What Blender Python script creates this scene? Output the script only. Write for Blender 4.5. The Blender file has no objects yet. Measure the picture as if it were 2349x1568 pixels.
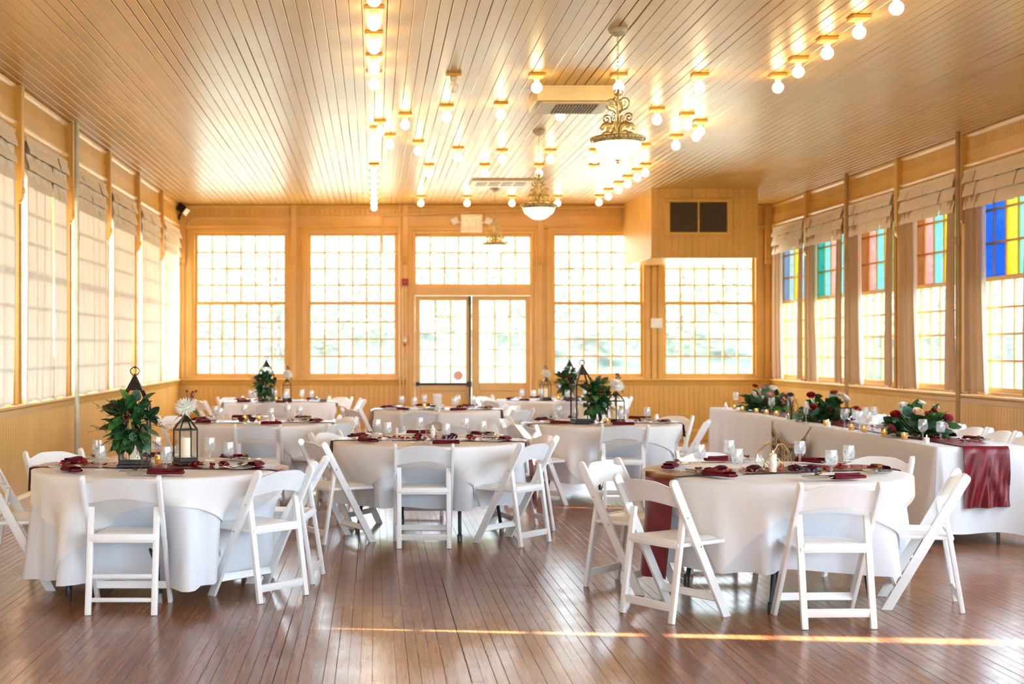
import bpy, bmesh, math, random
from mathutils import Vector, Matrix
R = math.radians
PI = math.pi
SC = bpy.context.scene
COL = SC.collection
rnd = random.Random(7)

# ------------------------------------------------------------------ camera, sky, sun, exposure
F = 3000.0; CX = 858.0; CY = 798.0; W0 = 2349.0; H0 = 1568.0; CAMH = 1.5
cam = bpy.data.cameras.new('camera'); camo = bpy.data.objects.new('camera', cam); COL.objects.link(camo)
camo.location = (0, 0, CAMH); camo.rotation_euler = (R(90), 0, 0)
cam.sensor_width = 36; cam.lens = F / W0 * 36
cam.shift_x = (W0 / 2 - CX) / W0; cam.shift_y = (CY - H0 / 2) / W0
cam.clip_end = 300
cam.dof.use_dof = True; cam.dof.focus_distance = 8.3; cam.dof.aperture_fstop = 2.4
SC.camera = camo
SKY = 8.0                      # radiance of the bright overcast sky outside
wd = bpy.data.worlds.new('sky'); SC.world = wd; wd.use_nodes = True
bg = wd.node_tree.nodes['Background']; bg.inputs[0].default_value = (0.70, 0.86, 1.0, 1); bg.inputs[1].default_value = SKY
sun = bpy.data.lights.new('sun', 'SUN'); suno = bpy.data.objects.new('sun', sun); COL.objects.link(suno)
sun.energy = 42; sun.color = (1.0, 0.86, 0.66); sun.angle = R(0.53)
suno.rotation_euler = Vector((1.0, -0.093, -0.47)).to_track_quat('-Z', 'Y').to_euler()
suno.location = (-20, 10, 14)
XL, XR, YB, YF, HC = -3.2, 6.51, 21.4, -5.0, 3.84


def portal(name, loc, rot, sx, sy):
    l = bpy.data.lights.new(name, 'AREA'); l.shape = 'RECTANGLE'; l.size = sx; l.size_y = sy
    l.cycles.is_portal = True
    o = bpy.data.objects.new(name, l); COL.objects.link(o); o.location = loc; o.rotation_euler = rot


portal('sky_portal', (1.65, YB + .3, 2.2), (R(-90), 0, 0), 9.6, 2.6)
portal('sky_portal', (XL - .3, 8.2, 2.2), (R(-90), 0, R(90)), 26, 2.6)
portal('sky_portal', (XR + .3, 8.2, 2.2), (R(-90), 0, R(-90)), 26, 2.6)
portal('sky_portal', (1.65, YF - .3, 2.0), (R(90), 0, 0), 9.6, 3.2)
SC.view_settings.view_transform = 'Standard'; SC.view_settings.look = 'None'
SC.view_settings.gamma = 1; SC.view_settings.use_curve_mapping = False
SC.view_settings.exposure = 1.17
SC.cycles.max_bounces = 8; SC.cycles.diffuse_bounces = 4; SC.cycles.glossy_bounces = 4
SC.cycles.transparent_max_bounces = 16; SC.cycles.transmission_bounces = 6
SC.cycles.sample_clamp_indirect = 6.0
SC.cycles.caustics_reflective = False; SC.cycles.caustics_refractive = False


# ------------------------------------------------------------------ materials
def nodes_of(name):
    m = bpy.data.materials.new(name); m.use_nodes = True
    nt = m.node_tree; nt.nodes.clear()
    out = nt.nodes.new('ShaderNodeOutputMaterial')
    return m, nt, out


def N(nt, typ, **kw):
    n = nt.nodes.new(typ)
    for k, v in kw.items():
        if k.startswith('_'):
            setattr(n, k[1:], v)
        else:
            key = int(k[1:]) if k[0] == 'i' and k[1:].isdigit() else k
            n.inputs[key].default_value = v
    return n


def pbr(name, col, rough=.5, var=.06, scale=8, bump=0., bscale=60, metal=0., coat=0., spec=.5, stretch=(1, 1, 1),
        rvar=0., sheen=0., objrand=0., trans=0., emit=None, estr=0.):
    m, nt, out = nodes_of(name)
    b = N(nt, 'ShaderNodeBsdfPrincipled')
    b.inputs['Roughness'].default_value = rough; b.inputs['Metallic'].default_value = metal
    b.inputs['Specular IOR Level'].default_value = spec
    b.inputs['Coat Weight'].default_value = coat; b.inputs['Coat Roughness'].default_value = .15
    b.inputs['Sheen Weight'].default_value = sheen
    b.inputs['Transmission Weight'].default_value = trans
    geo = N(nt, 'ShaderNodeNewGeometry')
    mp = N(nt, 'ShaderNodeMapping'); mp.inputs['Scale'].default_value = stretch
    nt.links.new(geo.outputs['Position'], mp.inputs[0])
    no = N(nt, 'ShaderNodeTexNoise'); no.inputs['Scale'].default_value = scale; no.inputs['Detail'].default_value = 4
    nt.links.new(mp.outputs[0], no.inputs['Vector'])
    rp = N(nt, 'ShaderNodeValToRGB')
    lo = [max(0, c * (1 - var * 2)) for c in col]; hi = [min(1, c * (1 + var)) for c in col]
    rp.color_ramp.elements[0].color = (*lo, 1); rp.color_ramp.elements[0].position = .3
    rp.color_ramp.elements[1].color = (*hi, 1); rp.color_ramp.elements[1].position = .62
    nt.links.new(no.outputs[0], rp.inputs[0])
    csrc = rp.outputs[0]
    if objrand:
        oi = N(nt, 'ShaderNodeObjectInfo')
        hs = N(nt, 'ShaderNodeHueSaturation')
        mr = N(nt, 'ShaderNodeMapRange'); mr.inputs['To Min'].default_value = 1 - objrand; mr.inputs['To Max'].default_value = 1 + objrand
        nt.links.new(oi.outputs['Random'], mr.inputs[0]); nt.links.new(mr.outputs[0], hs.inputs['Value'])
        nt.links.new(csrc, hs.inputs['Color']); csrc = hs.outputs[0]
    nt.links.new(csrc, b.inputs['Base Color'])
    if rvar:
        mr2 = N(nt, 'ShaderNodeMapRange'); mr2.inputs['To Min'].default_value = rough - rvar; mr2.inputs['To Max'].default_value = rough + rvar
        nt.links.new(no.outputs[0], mr2.inputs[0]); nt.links.new(mr2.outputs[0], b.inputs['Roughness'])
    if bump:
        n2 = N(nt, 'ShaderNodeTexNoise'); n2.inputs['Scale'].default_value = bscale; n2.inputs['Detail'].default_value = 3
        nt.links.new(mp.outputs[0], n2.inputs['Vector'])
        bp = N(nt, 'ShaderNodeBump'); bp.inputs['Strength'].default_value = bump; bp.inputs['Distance'].default_value = .01
        nt.links.new(n2.outputs[0], bp.inputs['Height']); nt.links.new(bp.outputs[0], b.inputs['Normal'])
    if emit:
        b.inputs['Emission Color'].default_value = (*emit, 1); b.inputs['Emission Strength'].default_value = estr
    nt.links.new(b.outputs[0], out.inputs[0])
    return m


def glass(name, tint=(1, 1, 1), extra=.05, rough=.02, white=0.):
    m, nt, out = nodes_of(name)
    tr = N(nt, 'ShaderNodeBsdfTransparent'); tr.inputs[0].default_value = (*tint, 1)
    gl = N(nt, 'ShaderNodeBsdfGlossy'); gl.inputs['Roughness'].default_value = rough
    lw = N(nt, 'ShaderNodeLayerWeight'); lw.inputs[0].default_value = .5
    pw = N(nt, 'ShaderNodeMath', _operation='POWER'); pw.inputs[1].default_value = 4.0
    nt.links.new(lw.outputs['Facing'], pw.inputs[0])
    ad = N(nt, 'ShaderNodeMath', _operation='MULTIPLY_ADD'); ad.inputs[1].default_value = .6; ad.inputs[2].default_value = extra; ad.use_clamp = True
    nt.links.new(pw.outputs[0], ad.inputs[0])
    mx = N(nt, 'ShaderNodeMixShader')
    nt.links.new(ad.outputs[0], mx.inputs[0]); nt.links.new(tr.outputs[0], mx.inputs[1]); nt.links.new(gl.outputs[0], mx.inputs[2])
    last = mx
    if white:
        tl = N(nt, 'ShaderNodeBsdfTranslucent'); tl.inputs[0].default_value = (.9, .92, .95, 1)
        df = N(nt, 'ShaderNodeBsdfDiffuse'); df.inputs[0].default_value = (.9, .92, .95, 1)
        m2 = N(nt, 'ShaderNodeMixShader'); m2.inputs[0].default_value = .5
        nt.links.new(tl.outputs[0], m2.inputs[1]); nt.links.new(df.outputs[0], m2.inputs[2])
        vo = N(nt, 'ShaderNodeTexVoronoi'); vo.inputs['Scale'].default_value = 70
        geo = N(nt, 'ShaderNodeNewGeometry'); nt.links.new(geo.outputs['Position'], vo.inputs['Vector'])
        mr = N(nt, 'ShaderNodeMapRange'); mr.inputs['From Max'].default_value = .8; mr.inputs['To Min'].default_value = white * .5; mr.inputs['To Max'].default_value = min(1, white * 1.5)
        nt.links.new(vo.outputs['Distance'], mr.inputs[0])
        m3 = N(nt, 'ShaderNodeMixShader'); nt.links.new(mr.outputs[0], m3.inputs[0])
        nt.links.new(mx.outputs[0], m3.inputs[1]); nt.links.new(m2.outputs[0], m3.inputs[2]); last = m3
    nt.links.new(last.outputs[0], out.inputs[0])
    return m


def fabric(name, col, trans=.4, bump=.08, bscale=300, see=0.):
    """woven cloth that lets some light through"""
    m, nt, out = nodes_of(name)
    geo = N(nt, 'ShaderNodeNewGeometry')
    no = N(nt, 'ShaderNodeTexNoise'); no.inputs['Scale'].default_value = bscale
    nt.links.new(geo.outputs['Position'], no.inputs['Vector'])
    bp = N(nt, 'ShaderNodeBump'); bp.inputs['Strength'].default_value = bump; bp.inputs['Distance'].default_value = .004
    nt.links.new(no.outputs[0], bp.inputs['Height'])
    n2 = N(nt, 'ShaderNodeTexNoise'); n2.inputs['Scale'].default_value = 3
    nt.links.new(geo.outputs['Position'], n2.inputs['Vector'])
    rp = N(nt, 'ShaderNodeValToRGB')
    rp.color_ramp.elements[0].color = (*[c * .93 for c in col], 1); rp.color_ramp.elements[1].color = (*col, 1)
    nt.links.new(n2.outputs[0], rp.inputs[0])
    d = N(nt, 'ShaderNodeBsdfDiffuse'); t = N(nt, 'ShaderNodeBsdfTranslucent')
    for s in (d, t):
        nt.links.new(rp.outputs[0], s.inputs[0]); nt.links.new(bp.outputs[0], s.inputs['Normal'])
    mx = N(nt, 'ShaderNodeMixShader'); mx.inputs[0].default_value = trans
    nt.links.new(d.outputs[0], mx.inputs[1]); nt.links.new(t.outputs[0], mx.inputs[2])
    last = mx
    if see:
        tr = N(nt, 'ShaderNodeBsdfTransparent')
        m2 = N(nt, 'ShaderNodeMixShader'); m2.inputs[0].default_value = see
        nt.links.new(mx.outputs[0], m2.inputs[1]); nt.links.new(tr.outputs[0], m2.inputs[2]); last = m2
    nt.links.new(last.outputs[0], out.inputs[0])
    return m


def emitter(name, col, strength):
    m, nt, out = nodes_of(name)
    e = N(nt, 'ShaderNodeEmission'); e.inputs[0].default_value = (*col, 1); e.inputs[1].default_value = strength
    nt.links.new(e.outputs[0], out.inputs[0]); return m


def floor_material():
    m, nt, out = nodes_of('worn_varnished_fir')
    b = N(nt, 'ShaderNodeBsdfPrincipled')
    geo = N(nt, 'ShaderNodeNewGeometry')
    mp = N(nt, 'ShaderNodeMapping'); mp.inputs['Scale'].default_value = (28, 1.6, 1)
    nt.links.new(geo.outputs['Position'], mp.inputs[0])
    g = N(nt, 'ShaderNodeTexNoise'); g.inputs['Scale'].default_value = 1.6; g.inputs['Detail'].default_value = 6; g.inputs['Roughness'].default_value = .65
    nt.links.new(mp.outputs[0], g.inputs['Vector'])
    rp = N(nt, 'ShaderNodeValToRGB')
    e = rp.color_ramp.elements
    e[0].position = .28; e[0].color = (.15, .058, .026, 1)
    e[1].position = .70; e[1].color = (.31, .135, .062, 1)
    nt.links.new(g.outputs[0], rp.inputs[0])
    oi = N(nt, 'ShaderNodeObjectInfo')
    hs = N(nt, 'ShaderNodeHueSaturation')
    mr = N(nt, 'ShaderNodeMapRange'); mr.inputs['To Min'].default_value = .82; mr.inputs['To Max'].default_value = 1.14
    nt.links.new(oi.outputs['Random'], mr.inputs[0]); nt.links.new(mr.outputs[0], hs.inputs['Value']); nt.links.new(rp.outputs[0], hs.inputs['Color'])
    # worn dark flecks and splits running with the grain
    mp2 = N(nt, 'ShaderNodeMapping'); mp2.inputs['Scale'].default_value = (38, 3.2, 1)
    nt.links.new(geo.outputs['Position'], mp2.inputs[0])
    w = N(nt, 'ShaderNodeTexNoise'); w.inputs['Scale'].default_value = 1.5; w.inputs['Detail'].default_value = 8; w.inputs['Roughness'].default_value = .75
    nt.links.new(mp2.outputs[0], w.inputs['Vector'])
    wr = N(nt, 'ShaderNodeMapRange'); wr.inputs['From Min'].default_value = .70; wr.inputs['From Max'].default_value = .73
    nt.links.new(w.outputs[0], wr.inputs[0])
    mx = N(nt, 'ShaderNodeMix', _data_type='RGBA'); mx.inputs[7].default_value = (.016, .008, .005, 1)
    nt.links.new(wr.outputs[0], mx.inputs[0]); nt.links.new(hs.outputs[0], mx.inputs[6])
    nt.links.new(mx.outputs[2], b.inputs['Base Color'])
    r2 = N(nt, 'ShaderNodeTexNoise'); r2.inputs['Scale'].default_value = 5; r2.inputs['Detail'].default_value = 4
    nt.links.new(geo.outputs['Position'], r2.inputs['Vector'])
    rr = N(nt, 'ShaderNodeMapRange'); rr.inputs['To Min'].default_value = .15; rr.inputs['To Max'].default_value = .30
    nt.links.new(r2.outputs[0], rr.inputs[0]); nt.links.new(rr.outputs[0], b.inputs['Roughness'])
    b.inputs['Specular IOR Level'].default_value = .5
    bp = N(nt, 'ShaderNodeBump'); bp.inputs['Strength'].default_value = .06; bp.inputs['Distance'].default_value = .003
    nt.links.new(g.outputs[0], bp.inputs['Height']); nt.links.new(bp.outputs[0], b.inputs['Normal'])
    nt.links.new(b.outputs[0], out.inputs[0])
    return m


M = {}
M['paint'] = pbr('mustard_paint', (.66, .365, .075), .38, .05, 2.5, .05, 40, objrand=.03)
M['trim'] = pbr('mustard_trim_paint', (.68, .38, .08), .33, .05, 2.5, .04, 50)
M['ceil'] = pbr('cream_gloss_paint', (.61, .365, .105), .33, .05, 1.8, .06, 14, rvar=.05, objrand=.05, spec=.40)
M['gap'] = pbr('dark_joint', (.10, .055, .02), .8, .1, 6)  # dark brown backing that shows in the joints between ceiling boards
M['floor'] = floor_material()
M['under'] = pbr('dark_subfloor', (.022, .012, .008), .8, .2, 9)
M['resin'] = pbr('white_resin', (.84, .85, .86), .34, .02, 5, .02, 80)
M['vinyl'] = pbr('white_vinyl', (.83, .82, .81), .4, .03, 8, .05, 60)
M['cloth'] = fabric('white_linen_shaded', (.81, .84, .90), .10, .06, 420)  # cooler and darker than the overlay: shade under it put into the colour
M['overcloth'] = fabric('white_linen_overlay', (.92, .90, .89), .12, .06, 420)
M['sheer'] = fabric('sheer_white_curtain', (.80, .73, .62), .014, .05, 200)
M['drape'] = fabric('beige_drape', (.52, .34, .19), .05, .1, 250)
M['drapelight'] = fabric('cream_lining', (.82, .78, .70), .14, .1, 250)
M['shade'] = fabric('oatmeal_shade_cloth', (.80, .67, .52), .04, .15, 350)
M['shadeback'] = pbr('shade_tape', (.06, .05, .045), .9, .1, 20)
M['satin'] = pbr('burgundy_satin', (.155, .006, .014), .36, .15, 12, .1, 20, spec=.4)
M['napkin'] = pbr('burgundy_napkin_cloth', (.13, .007, .016), .8, .12, 40, .15, 500, spec=.2)
M['petal'] = pbr('red_petal', (.42, .012, .014), .5, .3, 60)
M['petal2'] = pbr('dark_petal', (.10, .012, .02), .55, .3, 60)
M['navy'] = pbr('navy_ribbon', (.02, .03, .085), .45, .3, 80, .1, 90)
M['black'] = pbr('black_metal', (.022, .021, .023), .42, .2, 20, .05, 90, metal=.3)
M['lantern'] = pbr('bronze_black_tin', (.030, .023, .02), .45, .25, 15, .08, 60, metal=.4)
M['darkleg'] = pbr('black_enamel_leg', (.012, .03, .036), .28, .2, 20)
M['rubber'] = pbr('grey_rubber', (.28, .27, .25), .7, .15, 30)
M['steel'] = pbr('cutlery_steel', (.62, .6, .57), .22, .08, 40, metal=1.)
M['knife'] = pbr('bronze_cutlery', (.16, .115, .055), .3, .2, 40, metal=.9)
M['gold'] = pbr('brass_wire', (.62, .40, .13), .28, .15, 30, metal=1.)
M['brass'] = pbr('antique_brass', (.66, .50, .19), .36, .25, 25, .1, 70, metal=.75)
M['ivory'] = pbr('aged_ivory_metal', (.52, .47, .33), .45, .15, 12)
M['glass'] = glass('clear_glass', (.97, .98, .98), .04)
M['pane'] = glass('window_glass', (.98, .99, .99), .0)
M['crystal'] = glass('goblet_glass', (.985, .99, .99), .06, .03, .07)
M['ice'] = glass('ice_water', (.98, .99, 1), .06, .06, .34)
M['plate'] = glass('pressed_glass_plate', (.97, .98, .98), .05, .05, .22)
M['goldglass'] = glass('mercury_gold_glass', (.97, .78, .42), .16, .12, .05)
M['wax'] = pbr('cream_wax', (.86, .78, .64), .5, .04, 20, emit=(1, .66, .32), estr=.12)
M['waxwhite'] = pbr('white_wax', (.86, .82, .76), .5, .04, 20, emit=(1, .75, .5), estr=.05)
M['flame'] = emitter('candle_flame', (1, .62, .2), 18)
M['bulb'] = emitter('lit_bulb', (1, .70, .34), 18)
M['bowl'] = pbr('frosted_lit_bowl', (.9, .84, .72), .4, .03, 8, emit=(1, .80, .52), estr=1.1)
M['bulboff'] = glass('clear_bulb_glass', (.95, .93, .88), .12, .02, .12)
M['socket'] = pbr('porcelain_socket', (.80, .66, .40), .4, .05, 20)
M['leaf0'] = pbr('lemon_leaf_green', (.020, .085, .022), .38, .35, 25, .1, 60, objrand=.35)
M['leaf1'] = pbr('bright_leaf_green', (.060, .19, .032), .42, .3, 25, .1, 60, objrand=.3)
M['leaf2'] = pbr('eucalyptus_green', (.10, .20, .14), .5, .25, 25, .05, 60, objrand=.25)
M['leaf3'] = pbr('bronze_leaf', (.05, .045, .018), .5, .3, 25, objrand=.25)
M['berry'] = pbr('red_berry', (.17, .018, .012), .25, .3, 90)
M['twig'] = pbr('dry_twig', (.16, .10, .05), .8, .25, 50)
M['mum'] = pbr('cream_white_petal', (.88, .85, .76), .6, .05, 40)
M['peach'] = pbr('peach_petal', (.85, .62, .40), .6, .08, 40)
M['rose'] = pbr('crimson_rose', (.30, .008, .014), .55, .3, 50)
M['pink'] = pbr('dusty_pink_petal', (.62, .30, .30), .6, .1, 40)
M['burlap'] = pbr('burlap', (.48, .31, .16), .9, .2, 200, .3, 500)
M['chalk'] = pbr('chalkboard_black', (.014, .012, .012), .8, .2, 30)
M['chalkwhite'] = pbr('chalk_letter', (.66, .55, .44), .9, .1, 30)
M['whiteplastic'] = pbr('white_plastic', (.80, .77, .70), .45, .03, 10)
M['alarm'] = pbr('alarm_red', (.50, .035, .02), .4, .1, 12)
M['exitface'] = pbr('exit_sign_face', (.82, .66, .52), .5, .02, 10, emit=(1, .55, .3), estr=.08)
M['exitletter'] = pbr('exit_letters', (.80, .45, .28), .5, .02, 10, emit=(1, .62, .34), estr=.38)
M['ventdark'] = pbr('vent_dark', (.05, .034, .015), .7, .2, 20)
M['sticker'] = pbr('pale_red_sticker', (.85, .45, .38), .6, .05, 20)
M['ground'] = pbr('sunlit_lawn', (.28, .29, .24), .9, .2, 1.5)
M['hill'] = pbr('wooded_hillside', (.15, .17, .13), .95, .35, .5)
M['treeleaf'] = fabric('tree_foliage', (.22, .26, .19), .5, .05, 3)
M['bark'] = pbr('tree_bark', (.20, .18, .15), .9, .3, 9)
M['acface'] = pbr('unit_cream_metal', (.74, .58, .30), .45, .03, 8)
M['grille'] = pbr('grey_grille', (.40, .31, .21), .6, .1, 20)
M['conduit'] = pbr('painted_conduit', (.70, .46, .18), .4, .05, 10)
M['polepaint'] = pbr('pale_green_pole_paint', (.55, .53, .40), .42, .12, 6)
M['browpole'] = pbr('brown_ochre_pole_paint', (.36, .19, .06), .42, .1, 6)
M['blackcloth'] = M['black']
STAIN = {}


def art_glass(col):
    # cathedral glass: clear tint mixed with a scattering tint
    m, nt, out = nodes_of('stained_glass')
    tr = N(nt, 'ShaderNodeBsdfTransparent'); tl = N(nt, 'ShaderNodeBsdfTranslucent')
    tr.inputs[0].default_value = (*col, 1); tl.inputs[0].default_value = (*col, 1)
    mx = N(nt, 'ShaderNodeMixShader'); mx.inputs[0].default_value = .35
    nt.links.new(tr.outputs[0], mx.inputs[1]); nt.links.new(tl.outputs[0], mx.inputs[2])
    nt.links.new(mx.outputs[0], out.inputs[0]); return m


def stained(col):
    k = tuple(col)
    if k not in STAIN:
        STAIN[k] = art_glass(tuple(c * .27 for c in col))
    return STAIN[k]


# ------------------------------------------------------------------ geometry helpers
class G:
    def __init__(s):
        s.v = []; s.f = []

    def add(s, vs, fs):
        n = len(s.v); s.v += [tuple(v) for v in vs]; s.f += [tuple(i + n for i in f) for f in fs]; return s

    def box(s, x0, y0, z0, x1, y1, z1):
        return s.add([(x0, y0, z0), (x1, y0, z0), (x1, y1, z0), (x0, y1, z0), (x0, y0, z1), (x1, y0, z1), (x1, y1, z1), (x0, y1, z1)],
                     [(0, 3, 2, 1), (4, 5, 6, 7), (0, 1, 5, 4), (1, 2, 6, 5), (2, 3, 7, 6), (3, 0, 4, 7)])

    def bar(s, p, q, w, d, side=(1, 0, 0)):
        p, q, sd = Vector(p), Vector(q), Vector(side).normalized()
        ax = (q - p).normalized(); up = ax.cross(sd).normalized(); sd = up.cross(ax).normalized()
        a, b = sd * w / 2, up * d / 2
        vs = [p - a - b, p + a - b, p + a + b, p - a + b, q - a - b, q + a - b, q + a + b, q - a + b]
        return s.add(vs, [(0, 3, 2, 1), (4, 5, 6, 7), (0, 1, 5, 4), (1, 2, 6, 5), (2, 3, 7, 6), (3, 0, 4, 7)])

    def prism(s, pts, axis, a, b):
        """extrude a 2-D outline; axis 'x','y' or 'z' from a to b"""
        def P(u, w, t):
            return (t, u, w) if axis == 'x' else ((u, t, w) if axis == 'y' else (u, w, t))
        n = len(pts)
        vs = [P(u, w, a) for u, w in pts] + [P(u, w, b) for u, w in pts]
        fs = [tuple(range(n))[::-1], tuple(range(n, 2 * n))] + [(i, (i + 1) % n, n + (i + 1) % n, n + i) for i in range(n)]
        return s.add(vs, fs)

    def tube(s, pts, r, n=8, closed=False, caps=True):
        pts = [Vector(p) for p in pts]; m = len(pts); vs = []; fs = []
        prev = None
        for i, p in enumerate(pts):
            if closed:
                t = pts[(i + 1) % m] - pts[i - 1]
            else:
                t = pts[min(i + 1, m - 1)] - pts[max(i - 1, 0)]
            t.normalize()
            if prev is None:
                ref = Vector((0, 0, 1)) if abs(t.z) < .9 else Vector((1, 0, 0))
                u = t.cross(ref).normalized()
            else:
                u = (prev - t * prev.dot(t)).normalized()
            prev = u; w = t.cross(u)
            rr = r[i] if isinstance(r, (list, tuple)) else r
            for k in range(n):
                a = 2 * PI * k / n
                vs.append(p + (u * math.cos(a) + w * math.sin(a)) * rr)
        rg = m if closed else m - 1
        for i in range(rg):
            j = (i + 1) % m
            for k in range(n):
                k2 = (k + 1) % n
                fs.append((i * n + k, i * n + k2, j * n + k2, j * n + k))
        if caps and not closed:
            fs.append(tuple(range(n))[::-1]); fs.append(tuple((m - 1) * n + k for k in range(n)))
        return s.add(vs, fs)

    def lathe(s, prof, n=20, c=(0, 0, 0), axis='z'):
        vs = []; fs = []
        for r, z in prof:
            for k in range(n):
                a = 2 * PI * k / n
                x, y = r * math.cos(a), r * math.sin(a)
                if axis == 'z':
                    vs.append((c[0] + x, c[1] + y, c[2] + z))
                elif axis == 'y':
                    vs.append((c[0] + x, c[1] + z, c[2] - y))
                else:
                    vs.append((c[0] + z, c[1] + x, c[2] + y))
        for i in range(len(prof) - 1):
            for k in range(n):
                k2 = (k + 1) % n
                fs.append((i * n + k, i * n + k2, (i + 1) * n + k2, (i + 1) * n + k))
        if prof[0][0] > 1e-5: fs.append(tuple(range(n))[::-1])
        if prof[-1][0] > 1e-5: fs.append(tuple((len(prof) - 1) * n + k for k in range(n)))
        return s.add(vs, fs)

    def sphere(s, c, r, n=10, m=7, sq=(1, 1, 1)):
        prof = [(max(1e-6, math.sin(PI * i / m)), -math.cos(PI * i / m)) for i in range(m + 1)]
        g = G().lathe(prof, n)
        return s.add([(c[0] + v[0] * r * sq[0], c[1] + v[1] * r * sq[1], c[2] + v[2] * r * sq[2]) for v in g.v], g.f)

    def grid(s, fn, nu, nv):
        vs = [fn(i / nu, j / nv) for j in range(nv + 1) for i in range(nu + 1)]
        fs = [(j * (nu + 1) + i, j * (nu + 1) + i + 1, (j + 1) * (nu + 1) + i + 1, (j + 1) * (nu + 1) + i) for j in range(nv) for i in range(nu)]
        return s.add(vs, fs)

    def put(s, g, mat):
        return s.add([mat @ Vector(v) for v in g.v], g.f)

    def mesh(s, name, mat, smooth=False, bevel=0, seg=2, weld=False, ang=35):
        me = bpy.data.meshes.new(name)
        me.from_pydata([tuple(v) for v in s.v], [], s.f)
        if bevel or weld or smooth:
            bm = bmesh.new(); bm.from_mesh(me)
            if weld or smooth: bmesh.ops.remove_doubles(bm, verts=bm.verts, dist=1e-5)
            if bevel:
                es = [e for e in bm.edges if len(e.link_faces) == 2 and e.calc_face_angle(0) > R(25)]
                bmesh.ops.bevel(bm, geom=es, offset=bevel, segments=seg, profile=.6, affect='EDGES', clamp_overlap=True)
            bmesh.ops.recalc_face_normals(bm, faces=bm.faces)
            bm.to_mesh(me); bm.free()
        if smooth or bevel:
            me.polygons.foreach_set('use_smooth', [True] * len(me.polygons))
            try: me.set_sharp_from_angle(angle=R(ang))
            except Exception: pass
        me.materials.append(M[mat] if isinstance(mat, str) else mat)
        me.update()
        return me


def ob(name, me, parent=None, loc=(0, 0, 0), rot=(0, 0, 0), scale=(1, 1, 1)):
    o = bpy.data.objects.new(name, me); COL.objects.link(o)
    if parent is not None: o.parent = parent
    o.location = loc; o.rotation_euler = rot; o.scale = scale
    return o


def part(name, g, mat, parent, **kw):
    return ob(name, g.mesh(name, mat, **kw), parent)


def tag(o, label=None, cat=None, group=None, kind=None):
    if label: o['label'] = label
    if cat: o['category'] = cat
    if group: o['group'] = group
    if kind: o['kind'] = kind
    return o


def thing(name, label, cat, loc=(0, 0, 0), rz=0, group=None, kind=None):
    o = bpy.data.objects.new(name, None); COL.objects.link(o); o.empty_display_size = .1
    o.location = loc; o.rotation_euler = (0, 0, rz)
    return tag(o, label, cat, group, kind)


KIDS = {}


def kids(o):
    return [c for c in o.children]


def dup(root, loc, rz, label, group=None, sc=1.0):
    r = root.copy(); COL.objects.link(r); r.location = loc; r.rotation_euler = (0, 0, rz); r['label'] = label
    r.scale = (sc, sc, sc)
    if group: r['group'] = group
    for ch in list(root.children):
        c = ch.copy(); COL.objects.link(c); c.parent = r
        for gch in list(ch.children):
            d = gch.copy(); COL.objects.link(d); d.parent = c
    return r


class Kit:
    """first placing uses the built thing itself, later placings copy it"""
    def __init__(s, build): s.build = build; s.first = None

    def put(s, loc, rz, label, group=None, sc=1.0):
        if s.first is None:
            o = s.first = s.build(); o.location = loc; o.rotation_euler = (0, 0, rz); o['label'] = label; o.scale = (sc, sc, sc)
            if group: o['group'] = group
            return o
        return dup(s.first, loc, rz, label, group, sc)


def struct(name, parent=None, loc=(0, 0, 0), rz=0, me=None, label=None):
    o = bpy.data.objects.new(name, me); COL.objects.link(o); o.location = loc; o.rotation_euler = (0, 0, rz)
    if parent is not None: o.parent = parent
    else: o['kind'] = 'structure'
    if label: o['label'] = label
    return o


ORD = ['first', 'second', 'third', 'fourth', 'fifth', 'sixth', 'seventh', 'eighth', 'ninth', 'tenth', 'eleventh', 'twelfth', 'thirteenth', 'fourteenth', 'fifteenth', 'sixteenth']

# ================================================================== SETTING
# ---- ground outside
gd = struct('ground', me=G().box(-60, -60, -.65, 70, 90, -.45).mesh('ground', 'ground'))
# ---- floor
fl = struct('floor', me=G().box(XL - .15, YF - .15, -.12, XR + .15, YB + .15, -.012).mesh('floor', 'under'))
FW = .056
boards = []
ncol = int((XR - XL) / FW) + 1
for c in range(ncol):
    y = YF + rnd.uniform(-2.5, 0)
    while y < YB:
        L = rnd.uniform(2.2, 4.2)
        a, b = max(y, YF), min(y + L, YB)
        if b - a > .05: boards.append((XL + (c + .5) * FW, a, b))
        y += L


def seen(x, a, b, z):
    """rough share of the photograph a board takes"""
    s = 0
    for k in range(8):
        y = a + (b - a) * (k + .5) / 8
        if y < 1: continue
        px = CX + F * x / y; py = CY - F * (z - CAMH) / y
        if -40 < px < W0 + 40 and -20 < py < H0 + 40: s += (b - a) / 8 / y ** 3
    return s


def plank_unit(name, w, th, ch, mat, up):
    # profile with chamfered long edges, length 1 along y; up=1: face at z=0 looking up
    g = G(); h = w / 2
    s = 1 if up else -1
    pts = [(-h, -th * s), (-h, -ch * s), (-h + ch, 0), (h - ch, 0), (h, -ch * s), (h, -th * s)]
    g.prism(pts, 'y', 0, 1)
    return g


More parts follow.
